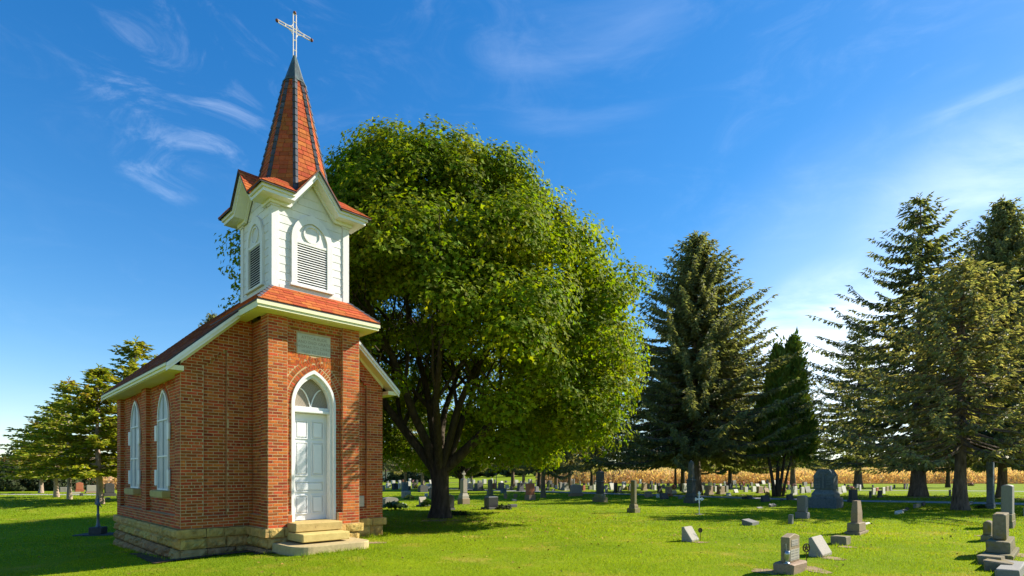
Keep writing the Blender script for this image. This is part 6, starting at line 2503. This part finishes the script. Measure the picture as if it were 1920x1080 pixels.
# ------------------------------------------------------------------ grass and fallen leaves
def poly_dist(x, y, pts):
    best = np.full(len(x), 1e9)
    for i in range(len(pts) - 1):
        ax, ay = pts[i]
        bx2, by2 = pts[i + 1]
        dx, dy = bx2 - ax, by2 - ay
        t = np.clip(((x - ax) * dx + (y - ay) * dy) / (dx * dx + dy * dy), 0, 1)
        best = np.minimum(best, np.hypot(x - ax - t * dx, y - ay - t * dy))
    return best


def grow_grass():
    r = np.random.default_rng(77)
    XS, YS, HH, WW = [], [], [], []
    for y0, y1, dens, h, w in ((7.6, 10.5, 2300, .024, .0045), (10.5, 14, 1300, .026, .006), (14, 19, 500, .034, .010), (19, 26, 200, .036, .015), (26, 36, 70, .04, .024), (36, 50, 22, .045, .036)):
        area = (y1 * y1 - y0 * y0) + 4.4 * (y1 - y0)
        n = int(area * dens)
        y = np.sqrt(r.uniform(y0 * y0, y1 * y1, n))
        x = (y + 2.2) * r.uniform(-1.0, 1.0, n)
        k = r.uniform(.5, 1.35, n)
        XS.append(x)
        YS.append(y)
        HH.append(h * k)
        WW.append(np.full(n, w))
    # longer tufts the mower leaves along walls and stones
    edge = []
    for p0, p1 in (((-.1, -.1), (-.1, L_N)), ((-.1, -.1), (TS0 - .1, -.1)), ((TS0 - .1, TF - .1), (SC - .9, TF - .1)), ((SC + .72, TF - .1), (TS1 + .1, TF - .1)), ((TS1 + .1, -.1), (W_N + .1, -.1)),
                   ((SC - .9, TF - 1.17), (SC + .7, TF - 1.17)), ((W_N + .1, -.1), (W_N + .1, .8))):
        m = int(math.hypot(p1[0] - p0[0], p1[1] - p0[1]) * 420)
        f = r.random(m)
        s_, t_ = p0[0] + (p1[0] - p0[0]) * f + r.normal(0, .05, m), p0[1] + (p1[1] - p0[1]) * f + r.normal(0, .05, m)
        edge += [from_chapel(q, w_) for q, w_ in zip(s_, t_)]
    for (px, py, pr) in PAVED:
        if py < 30:
            for k_ in range(int(160 * pr / max(.3, py / 20))):
                th = r.uniform(0, 6.283)
                q = pr * r.uniform(1.0, 2.0)
                edge.append((px + q * math.cos(th), py + q * math.sin(th)))
    edge = np.array(edge)
    XS.append(edge[:, 0])
    YS.append(edge[:, 1])
    HH.append(r.uniform(.04, .10, len(edge)))
    WW.append(np.clip(edge[:, 1] * .0006, .005, .02))
    x, y, h, w = map(np.concatenate, (XS, YS, HH, WW))
    kq = math.sqrt(.5) / CK
    wx, wy = x - A0.x, y - A0.y
    s, t = (wx + wy) * kq, (wy - wx) * kq
    ok = ~((s > -.12) & (s < W_N + .1) & (t > -.10) & (t < L_N + .1))
    ok &= ~((s > TS0 - .1) & (s < TS1 + .1) & (t > TF - .1) & (t < .2))
    ok &= ~((s > SC - .90) & (s < SC + .70) & (t > TF - 1.16) & (t < TF))
    ok &= poly_dist(x, y, PATH) > 1.5
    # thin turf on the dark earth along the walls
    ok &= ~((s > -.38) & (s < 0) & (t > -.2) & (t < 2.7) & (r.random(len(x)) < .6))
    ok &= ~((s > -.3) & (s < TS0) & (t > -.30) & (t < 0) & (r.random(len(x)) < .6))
    for (px, py, pr) in PAVED:
        if py < 30:
            near = np.hypot(x - px, y - py) < pr * .75
            ok &= ~near
    x, y, h, w = x[ok], y[ok], h[ok], w[ok]
    patch_ = np.sin(x * 1.7 + np.sin(y * 1.1) * 2) * np.sin(y * 1.3 + x * .6) + .6 * np.sin(x * 4.1 + 1) * np.sin(y * 3.7)
    h = h * (1 + .22 * patch_)
    gz = np.array([ground_z(a, b) for a, b in zip(x, y)])
    n = len(x)
    a = r.uniform(0, 6.283, n)
    lean = r.uniform(.1, .9, n) * h
    la = r.uniform(0, 6.283, n)
    base = np.stack([x, y, gz - .004], 1)
    sd = np.stack([np.cos(a) * w, np.sin(a) * w, np.zeros(n)], 1)
    tip = base + np.stack([np.cos(la) * lean, np.sin(la) * lean, h], 1)
    V = np.stack([base - sd, base + sd, tip], 1).reshape(-1, 3)
    F = np.arange(len(V)).reshape(-1, 3)
    tri_object('grass', V, F, M['grass_blade'], r.random(n), kind='stuff')


grow_grass()


def scatter_leaves():
    r = np.random.default_rng(88)
    n = 1500
    a = r.uniform(0, 6.283, n)
    q = np.abs(r.normal(0, 6.0, n))
    x, y = mp.x + np.cos(a) * q * 1.25 + 1.5, mp.y + np.sin(a) * q - 2.0
    n2 = 420
    y2 = np.sqrt(r.uniform(64, 700, n2))
    x = np.concatenate([x, y2 * r.uniform(-.9, .9, n2)])
    y = np.concatenate([y, y2])
    kq = math.sqrt(.5) / CK
    wx, wy = x - A0.x, y - A0.y
    s, t = (wx + wy) * kq, (wy - wx) * kq
    ok = ~((s > -.3) & (s < W_N + .3) & (t > TF - 1.2) & (t < L_N + .3))
    ok &= y > 7
    x, y = x[ok], y[ok]
    pos = np.stack([x, y, np.array([ground_z(a_, b_) for a_, b_ in zip(x, y)]) + .028], 1)
    nrm = r.normal(0, .35, (len(x), 3)) + np.array([0, 0, 1.])
    V, F, k = leaf_mesh(pos, nrm, r.uniform(.035, .07, len(x)), r)
    tri_object('fallen_leaves', V, F, M['fallen_leaf'], np.repeat(r.random(len(x)), k), kind='stuff')


scatter_leaves()
